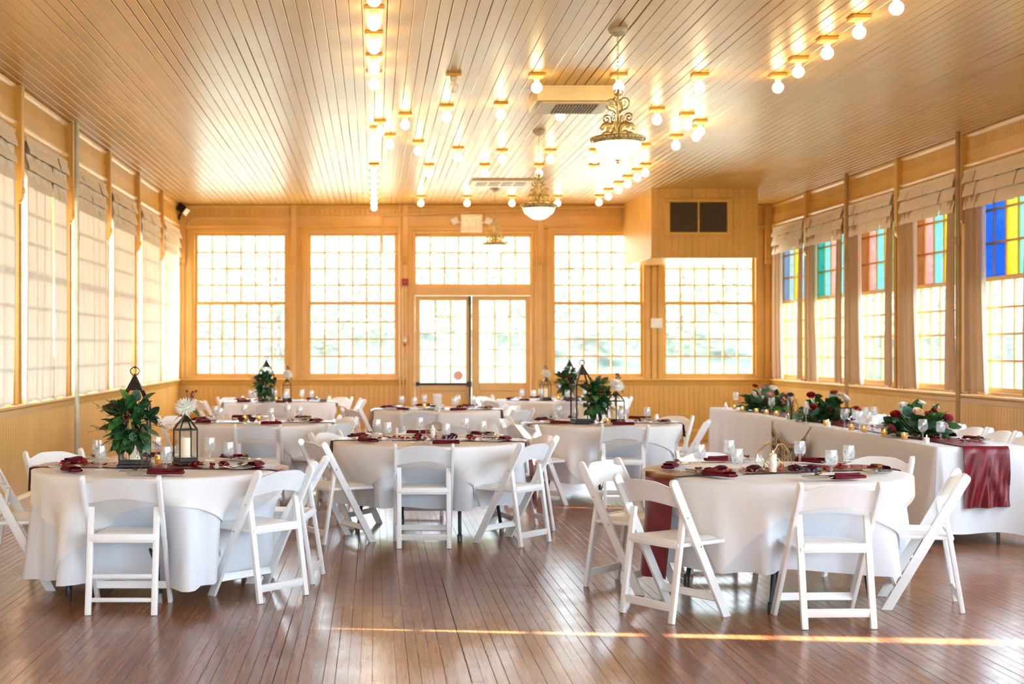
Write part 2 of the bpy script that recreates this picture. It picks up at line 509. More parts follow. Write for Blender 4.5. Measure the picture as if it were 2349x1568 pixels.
def lay(parent, boards, z, w, th, ch, mat, up, name):
    boards = sorted(boards, key=lambda b: -seen(b[0], b[1], b[2], z))
    uni = [plank_unit(name, w - (.0016 if not up else .0006) * k, th, ch, mat, up).mesh(name, mat, weld=True) for k in (1, 1, 2, 3, 5)]
    for (x, a, b) in boards[:300]:
        o = ob(name, rnd.choice(uni), parent, (x + rnd.uniform(-.0008, .0008), a + .001, z + rnd.uniform(-.0004, .0004)), (0, 0, 0), (1, b - a - .002, 1))
    g = G()
    for (x, a, b) in boards[300:]:
        pg = plank_unit(name, w - (.0025 if not up else .0010), th, ch, mat, up)
        g.add([(v[0] + x, a + .001 + v[1] * (b - a - .002), v[2] + z + rnd.uniform(-.0004, .0004)) for v in pg.v], pg.f)
    o = ob(name, g.mesh(name, mat), parent); o['kind'] = 'stuff'


lay(fl, boards, 0, FW, .012, .0009, 'floor', True, 'floorboard')
# ---- ceiling
ce = struct('ceiling', me=G().box(XL - .15, YF - .15, HC + .016, XR + .15, YB + .15, HC + .2).mesh('ceiling', 'gap'))
CW = .089
boards = []
for c in range(int((XR - XL) / CW) + 1):
    y = YF + rnd.uniform(-3.5, 0)
    while y < YB:
        L = rnd.uniform(3.2, 6.0)
        a, b = max(y, YF), min(y + L, YB)
        if b - a > .05: boards.append((min(XL + (c + .5) * CW, XR - CW * .5), a, b))
        y += L
lay(ce, boards, HC, CW, .016, .0035, 'ceil', False, 'ceiling_board')

# ---- walls.  local frame: x along the wall, y outward, z up
ZS, ZT = 1.0, 3.42            # window opening bottom / top


def wall(name, origin, rz, u0, u1, openings, doors=()):
    """openings: list of (ua,ub,z0,z1)"""
    g = G(); T = .16
    lo = sorted(openings)
    x = u0
    for (a, b, z0, z1) in lo:
        g.box(x, 0, -.1, a, T, HC + .1)
        if z0 > 0: g.box(a, 0, -.1, b, T, z0)
        g.box(a, 0, z1, b, T, HC + .1)
        x = b
    g.box(x, 0, -.1, u1, T, HC + .1)
    return struct(name, loc=origin, rz=rz, me=g.mesh(name, 'paint'))


OPB = [(-2.97, -1.40, ZS, ZT), (-1.11, .41, ZS, ZT), (.62, 2.62, 0, ZT), (2.90, 4.44, ZS, ZT), (4.72, 6.28, ZS, ZT)]
wb = wall('wall_back', (0, YB, 0), 0, XL - .16, XR + .16, OPB)
PL = [19.45, 17.5, 15.55, 13.6, 11.65, 9.7, 7.75, 5.8, 3.85, 1.9, -.05, -2.0, -3.95]      # left pilasters (Y)
OPL = [(p + .2, p + 1.76, ZS, ZT) for p in PL[:-1]]
wl = wall('wall_left', (XL, 0, 0), R(90), YF, YB, OPL)
PR = [19.55, 17.88, 16.15, 14.39, 12.63, 10.87, 9.11, 7.35, 5.59, 3.83, 2.07, .31, -1.45, -3.2]
OPR = [(-(p + (1.66 if i else 1.62)), -(p + .18), ZS, ZT) for i, p in enumerate(PR)]
wr_ = wall('wall_right', (XR, 0, 0), R(-90), -YB, -YF, OPR)
wf = wall('wall_front', (0, YF, 0), R(180), -XR - .16, -XL + .16, [(-5.9, -3.9, .6, 3.3), (-3.4, -1.4, .6, 3.3), (-.9, 1.1, .6, 3.3), (1.5, 2.8, .6, 3.3)])


def beads(parent, spans, z0, z1, w, face=-.009):
    """beadboard: one plank object per board"""
    n = 0
    me = None
    g = G()
    pts = [(0, 0), (0, face * .5), (.006, face), (w - .004, face), (w - .001, face * .5), (w - .001, 0)]
    g.prism(pts, 'z', 0, 1)
    me = g.mesh('beadboard', 'paint', weld=True)
    for (a, b) in spans:
        x = a
        while x < b - .02:
            ww = min(w, b - x)
            ob('beadboard', me, parent, (x, 0, z0), (0, 0, 0), (ww / w, 1, z1 - z0)); n += 1
            x += w
    return n


beads(wb, [(XL, .55), (2.69, XR)], .16, .92, .082)
beads(wb, [(XL + .02, .5), (.75, 2.5), (2.7, 4.05), (5.7, XR)], 3.62, 3.80, .082)
beads(wl, [(10.2, YB - .02)], .16, .90, .078)
beads(wl, [(10.2, YB - .02)], 3.66, 3.79, .098)
beads(wr_, [(-YB + .02, -12.0)], .16, .90, .068)
beads(wr_, [(-YB + .02, -12.0)], 3.66, 3.79, .068)


def long_trim(parent, name, u0, u1, prof, mat='trim'):
    g = G(); g.prism(prof, 'x', u0, u1)
    return part(name, g, mat, parent, bevel=.003, seg=1)


for wobj, spans, nm in ((wb, [(XL, .55), (2.69, XR)], 'back'), (wl, [(YF, YB)], 'left'), (wr_, [(-YB, -YF)], 'right')):
    for (a, b) in spans:
        long_trim(wobj, 'sill_ledge', a, b, [(0, .955), (-.055, .965), (-.06, .985), (-.055, 1.0), (0, 1.0)])
        long_trim(wobj, 'apron_moulding', a, b, [(0, .89), (-.014, .895), (-.02, .92), (-.035, .945), (-.035, .957), (0, .957)])
        bb = struct('baseboard_' + nm, loc=wobj.location, rz=wobj.rotation_euler[2],
                    me=G().prism([(0, 0), (-.024, 0), (-.024, .14), (-.015, .16), (-.009, .175), (0, .175)], 'x', a, b).mesh('baseboard', 'trim'))
for wobj, (a, b) in ((wb, (XL, XR)), (wl, (YF, YB)), (wr_, (-YB, -YF))):
    long_trim(wobj, 'cornice', a, b, [(0, 3.78), (-.012, 3.785), (-.03, 3.81), (-.035, 3.835), (0, 3.835)])
    long_trim(wobj, 'frieze_rail', a, b, [(0, 3.50), (-.016, 3.50), (-.016, 3.665), (0, 3.665)])
    long_trim(wobj, 'head_moulding', a, b, [(0, 3.45), (-.02, 3.455), (-.035, 3.475), (-.045, 3.495), (-.045, 3.508), (0, 3.508)])

# ---- pilasters with hanging brackets
KP = [0]


def pilaster(wobj, u, zb, w=.085, dep=.075, full=True):
    KP[0] += 1
    t = struct('trim_%d' % KP[0], loc=wobj.matrix_world @ Vector((0, 0, 0)), rz=wobj.rotation_euler[2])
    t.location = wobj.location
    g = G()
    g.box(u - w * .38, -.03, ZS, u + w * .38, 0, zb + .05)
    g2 = G(); g2.prism([(-.001, zb), (-dep * .6, zb), (-dep, zb + .05), (-dep, HC), (-.001, HC)], 'x', u - w / 2, u + w / 2)
    part('lower_post', g, 'trim', t, bevel=.004, seg=1)
    part('bracket_post', g2, 'trim', t, bevel=.005, seg=1)
    g3 = G(); g3.lathe([(.0, -.016), (.012, -.016), (.018, -.012), (.024, -.014), (.03, -.008), (.03, 0)], 14, (u, -dep, zb + .11), 'y')
    part('rosette', g3, 'trim', t, smooth=True)
    return t


for p in PL[:7]: pilaster(wl, p, 2.79)
for p in PR[:7]: pilaster(wr_, -p, 2.86)
for u in (-1.31, .51, 2.72, 4.58): pilaster(wb, u, 2.86, .10, .05)
pilaster(wb, XR - .07, 2.86, .12, .08); pilaster(wb, XL + .06, 2.86, .11, .06)

# ---- windows
KW = [0]


def sash(win, name, u0, u1, z0, z1, d, cols, rows, mats=None, st=.045, rail=.05, mun=.024):
    g = G(); T = .035
    g.box(u0, d, z0, u0 + st, d + T, z1); g.box(u1 - st, d, z0, u1, d + T, z1)
    g.box(u0 + st, d, z0, u1 - st, d + T, z0 + rail); g.box(u0 + st, d, z1 - rail, u1 - st, d + T, z1)
    s = part(name, g, 'trim', win, bevel=.003, seg=1)
    a, b, c, e = u0 + st, u1 - st, z0 + rail, z1 - rail
    pw, ph = (b - a) / cols, (e - c) / rows
    vm = G().box(-mun / 2, 0, 0, mun / 2, T * .8, e - c).mesh('muntin', 'trim')
    hm = G().box(0, .002, -mun / 2, b - a, T * .8 - .002, mun / 2).mesh('muntin', 'trim')
    for i in range(1, cols): ob('muntin', vm, s, (a + i * pw, d + .003, c))
    for j in range(1, rows): ob('muntin', hm, s, (a, d + .003, c + j * ph))
    cache = {}
    for i in range(cols):
        for j in range(rows):
            mt = mats[i % len(mats)] if mats else M['pane']
            if mt.name not in cache:
                cache[mt.name] = G().box(-pw / 2, 0, -ph / 2, pw / 2, .003, ph / 2).mesh('pane', mt)
                # thin sheet: one face is enough to carry the glass shader
                cache[mt.name] = G().add([(-pw / 2, 0, -ph / 2), (pw / 2, 0, -ph / 2), (pw / 2, 0, ph / 2), (-pw / 2, 0, ph / 2)], [(0, 1, 2, 3)]).mesh('pane', mt)
            ob('pane', cache[mt.name], s, (a + (i + .5) * pw, d + T * .45, c + (j + .5) * ph))
    return s


def window(wobj, ua, ub, cu, ru, cl, rl, zr=2.235, mats=None, label=None, simple=False, cas=.075, topcas=.05):
    KW[0] += 1
    w = struct('window_%d' % KW[0], loc=wobj.location, rz=wobj.rotation_euler[2], label=label)
    g = G(); J = .03
    g.box(ua, 0, ZS, ua + J, .155, ZT); g.box(ub - J, 0, ZS, ub, .155, ZT)
    g.box(ua + J, 0, ZT - J, ub - J, .155, ZT); g.box(ua + J, -.01, ZS, ub - J, .155, ZS + .035)
    part('frame', g, 'trim', w)
    if simple:
        g = G()
        for i in range(1, 5): x = ua + (ub - ua) * i / 5; g.box(x - .01, .09, ZS, x + .01, .11, ZT)
        for j in range(1, 8): z = ZS + (ZT - ZS) * j / 8; g.box(ua, .09, z - .01, ub, .11, z + .01)
        part('muntin', g, 'trim', w)
        part('pane', G().add([(ua, .1, ZS), (ub, .1, ZS), (ub, .1, ZT), (ua, .1, ZT)], [(0, 1, 2, 3)]), 'pane', w)
        return w
    g = G()
    g.box(ua - cas, -.022, ZS, ua, 0, ZT + topcas); g.box(ub, -.022, ZS, ub + cas, 0, ZT + topcas)
    g.box(ua, -.022, ZT, ub, 0, ZT + topcas)
    part('casing', g, 'trim', w, bevel=.005, seg=2)
    sash(w, 'upper_sash', ua + J, ub - J, zr - .02, ZT - J, .095, cu, ru, mats)
    sash(w, 'lower_sash', ua + J, ub - J, ZS + .035, zr + .025, .055, cl, rl)
    return w


window(wb, *OPB[0][:2], 6, 4, 7, 4, label='wide paned sash window at the left end of the far wall')
window(wb, *OPB[1][:2], 6, 4, 6, 4, label='paned sash window in the far wall just left of the double door')
window(wb, *OPB[3][:2], 6, 4, 6, 4, label='paned sash window in the far wall just right of the double door')
window(wb, *OPB[4][:2], 6, 4, 6, 4, label='paned sash window in the far wall under the boxed soffit')
for i, (a, b, _, _) in enumerate(OPL): window(wl, a, b, 5, 4, 5, 4, simple=i > 8)
SB, LB, YE = (.20, .30, .55), (.45, .72, .92), (.95, .72, .06)
TE, CYN, PK = (.03, .40, .36), (.30, .80, .85), (.95, .50, .45)
RU, SA, GR, BL = (.42, .13, .04), (1.0, .42, .38), (.30, .85, .62), (.025, .13, .85)
SETS = [[SB, LB, YE, LB, SB], [TE, CYN, PK, CYN, TE], [RU, SA, CYN, YE, GR], [RU, SA, CYN, YE, GR], [BL, BL, YE, GR, SA], [SA, BL, YE, GR, BL]]
for i, (a, b, _, _) in enumerate(OPR):
    mats = [stained(c) for c in SETS[min(i, 5)]]
    window(wr_, a, b, 5, 3, 5, 4, mats=mats, simple=i > 6, cas=.05)
for k, (a, b, z0, z1) in enumerate([(-5.9, -3.9, .6, 3.3), (-3.4, -1.4, .6, 3.3), (-.9, 1.1, .6, 3.3), (1.5, 2.8, .6, 3.3)]):
    KW[0] += 1
    w = struct('window_%d' % KW[0], loc=wf.location, rz=wf.rotation_euler[2])
    g = G()
    for i in range(0, 6): x = a + (b - a) * i / 5; g.box(x - .02, .04, z0, x + .02, .08, z1)
    for j in range(0, 6): z = z0 + (z1 - z0) * j / 5; g.box(a, .045, z - .02, b, .075, z + .02)
    part('muntin', g, 'trim', w)
    part('pane', G().add([(a, .06, z0), (b, .06, z0), (b, .06, z1), (a, .06, z1)], [(0, 1, 2, 3)]), 'pane', w)

# ---- double door with transom
dr = struct('door_1', loc=(0, YB, 0), label='mustard double door with paned glass and a paned transom above')
a, b = OPB[2][:2]
g = G(); J = .05
g.box(a, -.01, 0, a + J, .155, ZT); g.box(b - J, -.01, 0, b, .155, ZT); g.box(a + J, -.01, ZT - J, b - J, .155, ZT)
g.box(a + J, -.025, 2.36, b - J, .14, 2.50)
part('frame', g, 'trim', dr, bevel=.004, seg=1)
g = G(); g.box(a - .07, -.03, 0, a, 0, ZT + .05); g.box(b, -.03, 0, b + .07, 0, ZT + .05); g.box(a, -.03, ZT, b, 0, ZT + .06)
part('casing', g, 'trim', dr, bevel=.005, seg=2)
sash(dr, 'transom_sash', a + J, b - J, 2.50, ZT - J, .05, 8, 3, st=.02, rail=.05)


def leaf_door(u0, u1, glass_u, hasbar):
    g = G(); d0, d1 = .03, .075
    gu0, gu1 = glass_u; gz0, gz1 = .935, 2.28
    g.box(u0, d0, .01, gu0, d1, 2.355); g.box(gu1, d0, .01, u1, d1, 2.355)
    g.box(gu0, d0, gz1, gu1, d1, 2.355); g.box(gu0, d0, .80, gu1, d1, gz0); g.box(gu0, d0, .01, gu1, d1, .22)
    g.box(gu0, d0 + .016, .22, gu1, d1 - .01, .80)
    leaf = part('door_leaf', g, 'trim', dr, bevel=.004, seg=1)
    pw, ph = (gu1 - gu0) / 3, (gz1 - gz0) / 5
    vm = G().box(-.011, 0, 0, .011, .03, gz1 - gz0).mesh('muntin', 'trim'); hm = G().box(0, .002, -.008, gu1 - gu0, .028, .008).mesh('muntin', 'trim')
    for i in (1, 2): ob('muntin', vm, leaf, (gu0 + i * pw, d0 + .008, gz0))
    for j in range(1, 5): ob('muntin', hm, leaf, (gu0, d0 + .008, gz0 + j * ph))
    pm = G().add([(-pw / 2, 0, -ph / 2), (pw / 2, 0, -ph / 2), (pw / 2, 0, ph / 2), (-pw / 2, 0, ph / 2)], [(0, 1, 2, 3)]).mesh('pane', 'pane')
    for i in range(3):
        for j in range(5): ob('pane', pm, leaf, (gu0 + (i + .5) * pw, d0 + .02, gz0 + (j + .5) * ph))
    if hasbar:
        g = G(); g.tube([(u0 + .02, -.03, .915), (u1 - .02, -.03, .915)], .02, 10)
        g.box(u0 + .01, -.045, .885, u0 + .06, d0, .945); g.box(u1 - .075, -.05, .87, u1 + .0, d0, .96)
        g.box(u1 - .035, -.02, .96, u1 - .012, d0, 2.30); g.box(u1 - .045, -.03, 2.20, u1 - .004, d0, 2.35); g.box(u1 - .035, -.02, .05, u1 - .012, d0, .87)
        part('panic_bar', g, 'black', leaf, bevel=.003, seg=1)
        g = G().lathe([(.075, 0), (.075, -.001), (.0, -.001)], 20, (gu1 - pw * .5, d0 + .015, gz0 + ph * .5 - .02), 'y')
        part('round_sticker', g, 'sticker', leaf)


leaf_door(a + J + .005, 1.595, (.755, 1.505), True)
leaf_door(1.605, b - J - .005, (1.728, 2.48), False)

# ---- boxed soffit in the right of the far wall
sx0, sx1, sy0, sz0 = 4.07, 5.64, 19.2, 2.85
so = struct('trim_soffit', loc=(0, 0, 0), label='boarded duct soffit with a dark louvred vent hanging at the far right')
part('soffit_box', G().box(sx0 + .01, sy0 + .01, sz0, sx1 - .01, YB - .05, HC), 'ceil', so)
gme = G().prism([(0, 0), (0, -.006), (.004, -.01), (.098, -.01), (.099, -.006), (.099, 0)], 'z', 0, 1).mesh('soffit_board', 'paint', weld=True)
x = sx0
while x < sx1 - .01:
    ob('soffit_board', gme, so, (x, sy0 + .01, sz0 - .01), (0, 0, 0), (min(.1, sx1 - x) / .1, 1, HC - sz0 + .01)); x += .1
y = sy0 + .01
while y < YB - .06:
    ob('soffit_board', gme, so, (sx0 + .01, y + min(.1, YB - .06 - y), sz0 - .01), (0, 0, R(-90)), (min(.1, YB - .06 - y) / .1, 1, HC - sz0 + .01)); y += .1
part('soffit_moulding', G().box(sx0 - .012, sy0 - .012, sz0 - .03, sx1 + .012, sy0 + .03, sz0 - .008).box(sx0 - .012, sy0 + .03, sz0 - .03, sx0 + .03, YB - .05, sz0 - .008), 'trim', so)
vt = thing('wall_vent', 'dark louvred return-air vent in the front of the boarded soffit', 'vent', (0, sy0, 0))
vx0, vx1, vz0, vz1 = 4.34, 5.18, 3.20, 3.64
g = G()
for (p0, p1, p2, p3) in ((vx0 - .08, vz0 - .05, vx1 + .08, vz0), (vx0 - .08, vz1, vx1 + .08, vz1 + .05), (vx0 - .08, vz0, vx0, vz1), (vx1, vz0, vx1 + .08, vz1)):
    g.box(p0, -.03, p1, p2, 0, p3)
part('vent_frame', g, 'paint', vt, bevel=.004, seg=1)
part('backing', G().box(vx0, -.004, vz0, vx1, 0, vz1), 'ventdark', vt)
M['louvre'] = pbr('brown_louvre', (.13, .085, .035), .6, .1, 20)
sl = G().box(-.003, -.02, vz0, .003, -.006, vz1).mesh('slat', 'louvre')
for i in range(46): ob('slat', sl, vt, (vx0 + .018 * (i + .5) + .004, 0, 0), (0, 0, R(0)))
part('mullion', G().box((vx0 + vx1) / 2 - .012, -.024, vz0, (vx0 + vx1) / 2 + .012, 0, vz1), 'paint', vt)

# ================================================================== FIXTURES ON WALLS AND CEILING
# poles
for nm, x, y, mt, lb in (('support_pole', -3.08, 13.55, 'polepaint', 'pale green floor-to-ceiling pole in front of the left windows'),
                         ('support_pole', 6.34, 17.55, 'browpole', 'brown floor-to-ceiling pole at the right wall, behind the head table'),
                         ('support_pole', 6.33, 14.18, 'browpole', 'thicker brown floor-to-ceiling pole at right, nearer the camera')):
    t = thing(nm, lb, 'pole', (x, y, 0), 0, 'poles along the side walls')
    part('shaft', G().lathe([(.025, 0.0), (.025, HC)], 14), mt, t, smooth=True)
    part('flange', G().lathe([(.05, 0), (.05, .012), (.03, .03), (.027, .03)], 14), mt, t, smooth=True)
    part('coupling', G().lathe([(.031, 2.62), (.033, 2.63), (.033, 2.70), (.031, 2.71)], 14), mt, t, smooth=True)

BULB_N = [0]


def build_bulb(on=True):
    t = thing('ceiling_light', '', 'light')
    g = G(); g.box(-.065, -.065, -.028, .065, .065, 0); part('base_plate', g, 'trim', t, bevel=.004, seg=1)
    part('socket', G().lathe([(.030, -.028), (.032, -.034), (.028, -.04), (.024, -.062), (.02, -.066)], 14), 'socket', t, smooth=True)
    prof = [(.014, -.058), (.016, -.07)] + [(.047 * math.sin(PI * k / 10), -.116 + .047 * math.cos(PI * k / 10)) for k in range(2, 10)] + [(1e-6, -.163)]
    part('bulb', G().lathe(prof, 16), 'bulb' if on else 'bulboff', t, smooth=True)
    return t


KB = Kit(build_bulb)
HCB = HC


def bulb(x, y, label): KB.put((x, y, HCB), 0, label, 'bare bulbs on the ceiling')


for i, y in enumerate((7.7, 8.35, 8.98, 9.69, 10.42, 11.04)):
    bulb(0, y, 'lit globe bulb, %s from the camera in the near left ceiling row' % ORD[i])
for i, y in enumerate((7.9, 8.56, 9.22, 9.87, 10.54)):
    bulb(3.42, y, 'lit globe bulb, %s from the camera in the near right ceiling row' % ORD[i])
for i, x in enumerate((1.39, 2.09, 2.78, 3.45)):
    bulb(x, 11.17, 'lit globe bulb, %s from left in the crosswise row by the ceiling unit' % ORD[i])
off = build_bulb(False); off.location = (.68, 11.17, HCB)
tag(off, 'unlit clear bulb between the left ceiling row and the ceiling unit', 'light', 'bare bulbs on the ceiling')
ELL = [(.70, 12.6), (1.21, 12.48), (1.79, 12.55), (2.3, 12.55), (2.76, 12.76), (3.12, 13.04), (3.35, 13.44), (3.39, 13.76), (3.32, 14.38), (3.1, 15.0),
       (2.6, 15.4), (2.08, 15.43), (1.51, 15.43), (.98, 15.26), (.5, 14.78), (.17, 14.32), (.02, 13.84), (.06, 13.45), (.31, 13.04)]
for i, (x, y) in enumerate(ELL):
    bulb(x, y, 'lit bulb in the ceiling oval, %s clockwise from its near left' % (ORD + ['seventeenth', 'eighteenth', 'nineteenth'])[i])
for i, y in enumerate((16.6, 17.3, 18.0, 18.7, 19.4, 20.1, 20.75)):
    bulb(0, y, 'lit globe bulb, %s from the camera in the far left ceiling row' % ORD[i])
for i, y in enumerate((16.6, 17.1, 17.75, 18.4, 19.2, 20.0)):
    bulb(3.44, y, 'lit globe bulb, %s from the camera in the far right ceiling row' % ORD[i])
for i, x in enumerate((.70, 1.41, 2.1, 2.8)):
    bulb(x, 16.65, 'lit globe bulb, %s from left in the crosswise row beyond the oval' % ORD[i])
    bulb(x + .02, 20.1, 'lit globe bulb, %s from left in the crosswise row by the far wall' % ORD[i])


def build_chandelier():
    t = thing('chandelier', '', 'chandelier')
    D = -.0
    part('canopy', G().lathe([(.02, -.055), (.03, -.05), (.05, -.035), (.062, -.03), (.068, -.012), (.072, -.01), (.072, 0)], 20), 'ivory', t, smooth=True)
    g = G()
    z = -.06; k = 0
    while z > -.43:
        pts = []
        for q in range(10):
            a = 2 * PI * q / 10; c, s = .008 * math.cos(a), .019 * math.sin(a)
            pts.append((c, 0, z - .017 + s) if k % 2 else (0, c, z - .017 + s))
        g.tube(pts, .0025, 5, closed=True); z -= .030; k += 1
    part('chain', g, 'ivory', t, smooth=True)
    part('stem', G().lathe([(.006, -.82), (.02, -.815), (.024, -.80), (.012, -.77), (.014, -.72), (.020, -.70), (.010, -.68), (.009, -.50), (.016, -.49), (.02, -.475), (.008, -.46), (.006, -.44)], 14), 'brass', t, smooth=True)

    def soft(pts, n=5):
        P = [Vector(p) for p in pts]; out = []
        for i in range(len(P) - 1):
            a, b, c, d = P[max(i - 1, 0)], P[i], P[i + 1], P[min(i + 2, len(P) - 1)]
            for q in range(n):
                t_ = q / n
                out.append(.5 * (2 * b + (c - a) * t_ + (2 * a - 5 * b + 4 * c - d) * t_ * t_ + (3 * b - a - 3 * c + d) * t_ ** 3))
        return out + [P[-1]]

    def scroll(cx, cz, r0, turns, a0, sgn, rt):
        pts = []
        n = 18
        for q in range(n + 1):
            f = q / n; a = a0 + sgn * turns * 2 * PI * f; rr = r0 * (1 - .8 * f)
            pts.append((cx + rr * math.cos(a), 0, cz + rr * math.sin(a)))
        return pts
    s1 = G(); s1.tube([(.012, 0, -.62), (.03, 0, -.60)] + scroll(.045, -.545, .048, 1.35, R(-60), 1, 0), [.006] * 2 + [.0065 - .0002 * q for q in range(19)], 6)
    s2 = G(); s2.tube([(.015, 0, -.72), (.035, 0, -.70), (.05, 0, -.66)] + scroll(.085, -.655, .035, 1.3, R(150), -1, 0), .006, 6)
    s3 = G(); q3 = soft([(.02, 0, -.79), (.03, 0, -.74), (.055, 0, -.705), (.095, 0, -.70), (.118, 0, -.725), (.105, 0, -.738)])
    s3.tube(q3, [.007 + .009 * math.sin(PI * i / len(q3)) ** .7 for i in range(len(q3))], 8)
    q3 = soft([(.03, 0, -.80), (.06, 0, -.765), (.10, 0, -.768), (.12, 0, -.79)])
    s3.tube(q3, [.005 + .009 * math.sin(PI * i / len(q3)) for i in range(len(q3))], 8)
    s4 = G(); s4.tube(soft([(.008, 0, -.49), (.022, 0, -.485), (.034, 0, -.47), (.03, 0, -.452), (.016, 0, -.45)]), .005, 8)
    for g, nm, n in ((s1, 'scroll', 4), (s2, 'scroll', 4), (s3, 'leaf_scroll', 6), (s4, 'crown_scroll', 5)):
        me = g.mesh(nm, 'brass', smooth=True)
        for q in range(n): ob(nm, me, t, (0, 0, 0), (0, 0, 2 * PI * q / n + .3))
    g = G(); g.lathe([(.165, -.845), (.19, -.815), (.2, -.808), (.203, -.80), (.198, -.795), (.16, -.80), (.155, -.84)], 36)
    rim = part('rim', g, 'brass', t, smooth=True)
    rb = G().sphere((.196, 0, -.812), .008, 6, 4, (1, 1.6, 1)).mesh('rope_bead', 'ivory', smooth=True)
    for q in range(40): ob('rope_bead', rb, rim, (0, 0, 0), (0, 0, 2 * PI * q / 40))
    part('bowl', G().lathe([(.172, -.835), (.17, -.85), (.16, -.875), (.145, -.895), (.125, -.905), (.11, -.92), (.075, -.945), (.03, -.957), (1e-6, -.96)], 32), 'bowl', t, smooth=True)
    part('finial', G().lathe([(.02, -.955), (.022, -.962), (.008, -.968), (.010, -.978), (.006, -.985), (1e-6, -.99)], 12), 'brass', t, smooth=True)
    return t


KC = Kit(build_chandelier)
for (x, y, l) in ((1.79, 9.6, 'brass scroll chandelier with lit glass bowl, nearest of the three'), (1.777, 14.1, 'brass scroll chandelier with lit bowl, middle of the three'), (1.775, 19.2, 'small-looking far brass chandelier before the door transom')):
    KC.put((x, y, HC), rnd.uniform(0, 1), l, 'bowl chandeliers down the middle')
# ceiling cassette and flat register
t = thing('ceiling_air_unit', 'boxed cream ceiling air unit with slatted grille beside the near chandelier', 'air unit', (1.80, 11.95, HC))
part('housing', G().box(-.35, -.32, -.14, .35, .32, 0), 'acface', t, bevel=.01)
part('face_panel', G().box(-.31, -.28, -.155, .31, .28, -.14), 'acface', t, bevel=.006, seg=1)
part('grille_back', G().box(-.16, -.2, -.158, .22, .2, -.155), 'ventdark', t)
sm = G().box(-.008, -.2, -.166, .008, .2, -.157).mesh('slat', 'grille')
for i in range(14): ob('slat', sm, t, (-.145 + .027 * i, 0, 0))
t = thing('ceiling_register', 'flat cream ceiling vent with four openings, beyond the bulb oval', 'vent', (1.78, 18.45, HC))
part('frame', G().box(-.42, -.36, -.03, .42, .36, 0), 'acface', t, bevel=.006, seg=1)
gm = G().box(-.075, -.2, -.036, .075, .2, -.03).mesh('opening', 'grille')
for i in range(4): ob('opening', gm, t, (-.27 + .18 * i, 0, 0))

# exit sign
def text_mesh(s, size, depth, mat, name):
    cu = bpy.data.curves.new(name, 'FONT'); cu.body = s; cu.size = size; cu.extrude = depth; cu.align_x = 'CENTER'; cu.align_y = 'CENTER'; cu.resolution_u = 3
    o = bpy.data.objects.new(name, cu); COL.objects.link(o)
    dg = bpy.context.evaluated_depsgraph_get()
    me = bpy.data.meshes.new_from_object(o.evaluated_get(dg))
    bpy.data.objects.remove(o); me.materials.clear(); me.materials.append(M[mat]); me.name = name
    return me


def BX(x): return (x - CX) / 140.2


def BZ(y): return 1.5 + (CY - y) / 140.2


t = thing('exit_sign', 'white lit exit sign with two emergency lamps above the double door', 'sign', (BX(1081), YB - .03, BZ(512)))
part('housing', G().box(-.175, -.05, -.145, .175, .02, .145), 'exitface', t, bevel=.012)
me = text_mesh('EXIT', .155, .002, 'exitletter', 'lettering')
ob('lettering', me, t, (0, -.053, .02), (R(90), 0, 0), (.92, 1.35, 1))
for sgn in (-1, 1):
    g = G(); g.prism([(-.065, -.05), (.04, -.06), (.07, .04), (-.05, .06)], 'y', -.07, .0)
    lm = ob('emergency_lamp', g.mesh('emergency_lamp', 'whiteplastic', bevel=.01), t, (sgn * .275, 0, .03), (0, R(14 * sgn), 0), (sgn, 1, 1))
    part('lamp_arm', G().bar((sgn * .17, -.02, 0), (sgn * .23, -.03, .02), .02, .02, (0, 1, 0)), 'whiteplastic', t)
t = thing('alarm_strobe', 'red square fire alarm strobe high on the post left of the door', 'alarm', (BX(929), YB - .045, BZ(647)))
part('housing', G().box(-.055, -.04, -.055, .055, .02, .055), 'alarm', t, bevel=.006)
for q in ((-.025, -.025), (.025, -.025), (-.025, .025), (.025, .025)):
    part('sounder_slot', G().box(q[0] - .014, -.043, q[1] - .014, q[0] + .014, -.04, q[1] + .014), 'ventdark', t)
t = thing('alarm_pull_station', 'red and white fire alarm pull box lower on the same post', 'alarm', (BX(929), YB - .045, BZ(782)))
part('housing', G().box(-.05, -.035, -.075, .05, .02, .075), 'alarm', t, bevel=.006)
part('pull_handle', G().box(-.035, -.055, -.005, .035, -.035, .035).box(-.012, -.055, -.03, .012, -.035, 0), 'whiteplastic', t, bevel=.003, seg=1)
part('label_plate', G().box(-.03, -.038, .045, .03, -.035, .068), 'whiteplastic', t)
t = thing('thermostat', 'small white thermostat box on the post between the right two far windows', 'thermostat', (BX(1502), YB - .05, BZ(741)))
part('housing', G().box(-.07, -.035, -.08, .105, .04, .08), 'whiteplastic', t, bevel=.008)
part('display', G().box(-.02, -.038, -.02, .05, -.035, .03), 'vinyl', t)
t = thing('wall_speaker', 'small black camera-like speaker on a bracket in the far left corner', 'speaker', (BX(425), YB - .22, BZ(490)))
g = G(); g.bar((-.06, -.02, .09), (.06, -.10, -.0), .13, .13, (0, 1, 0)); part('cabinet', g, 'black', t, bevel=.02)
part('speaker_face', G().bar((.058, -.10, 0), (.066, -.105, -.006), .11, .11, (0, 1, 0)), 'vinyl', t)
part('mount_arm', G().tube([(-.02, 0, .02), (-.07, .05, -.05), (-.09, .1, -.06)], .022, 8), 'black', t, smooth=True)
part('mount_foot', G().lathe([(.045, 0), (.045, .02), (.02, .03)], 12, (-.095, .09, -.07), 'x'), 'black', t, smooth=True)
t = thing('speaker_cable', 'thin pale cable run along the far wall frieze from the corner speaker', 'cable')
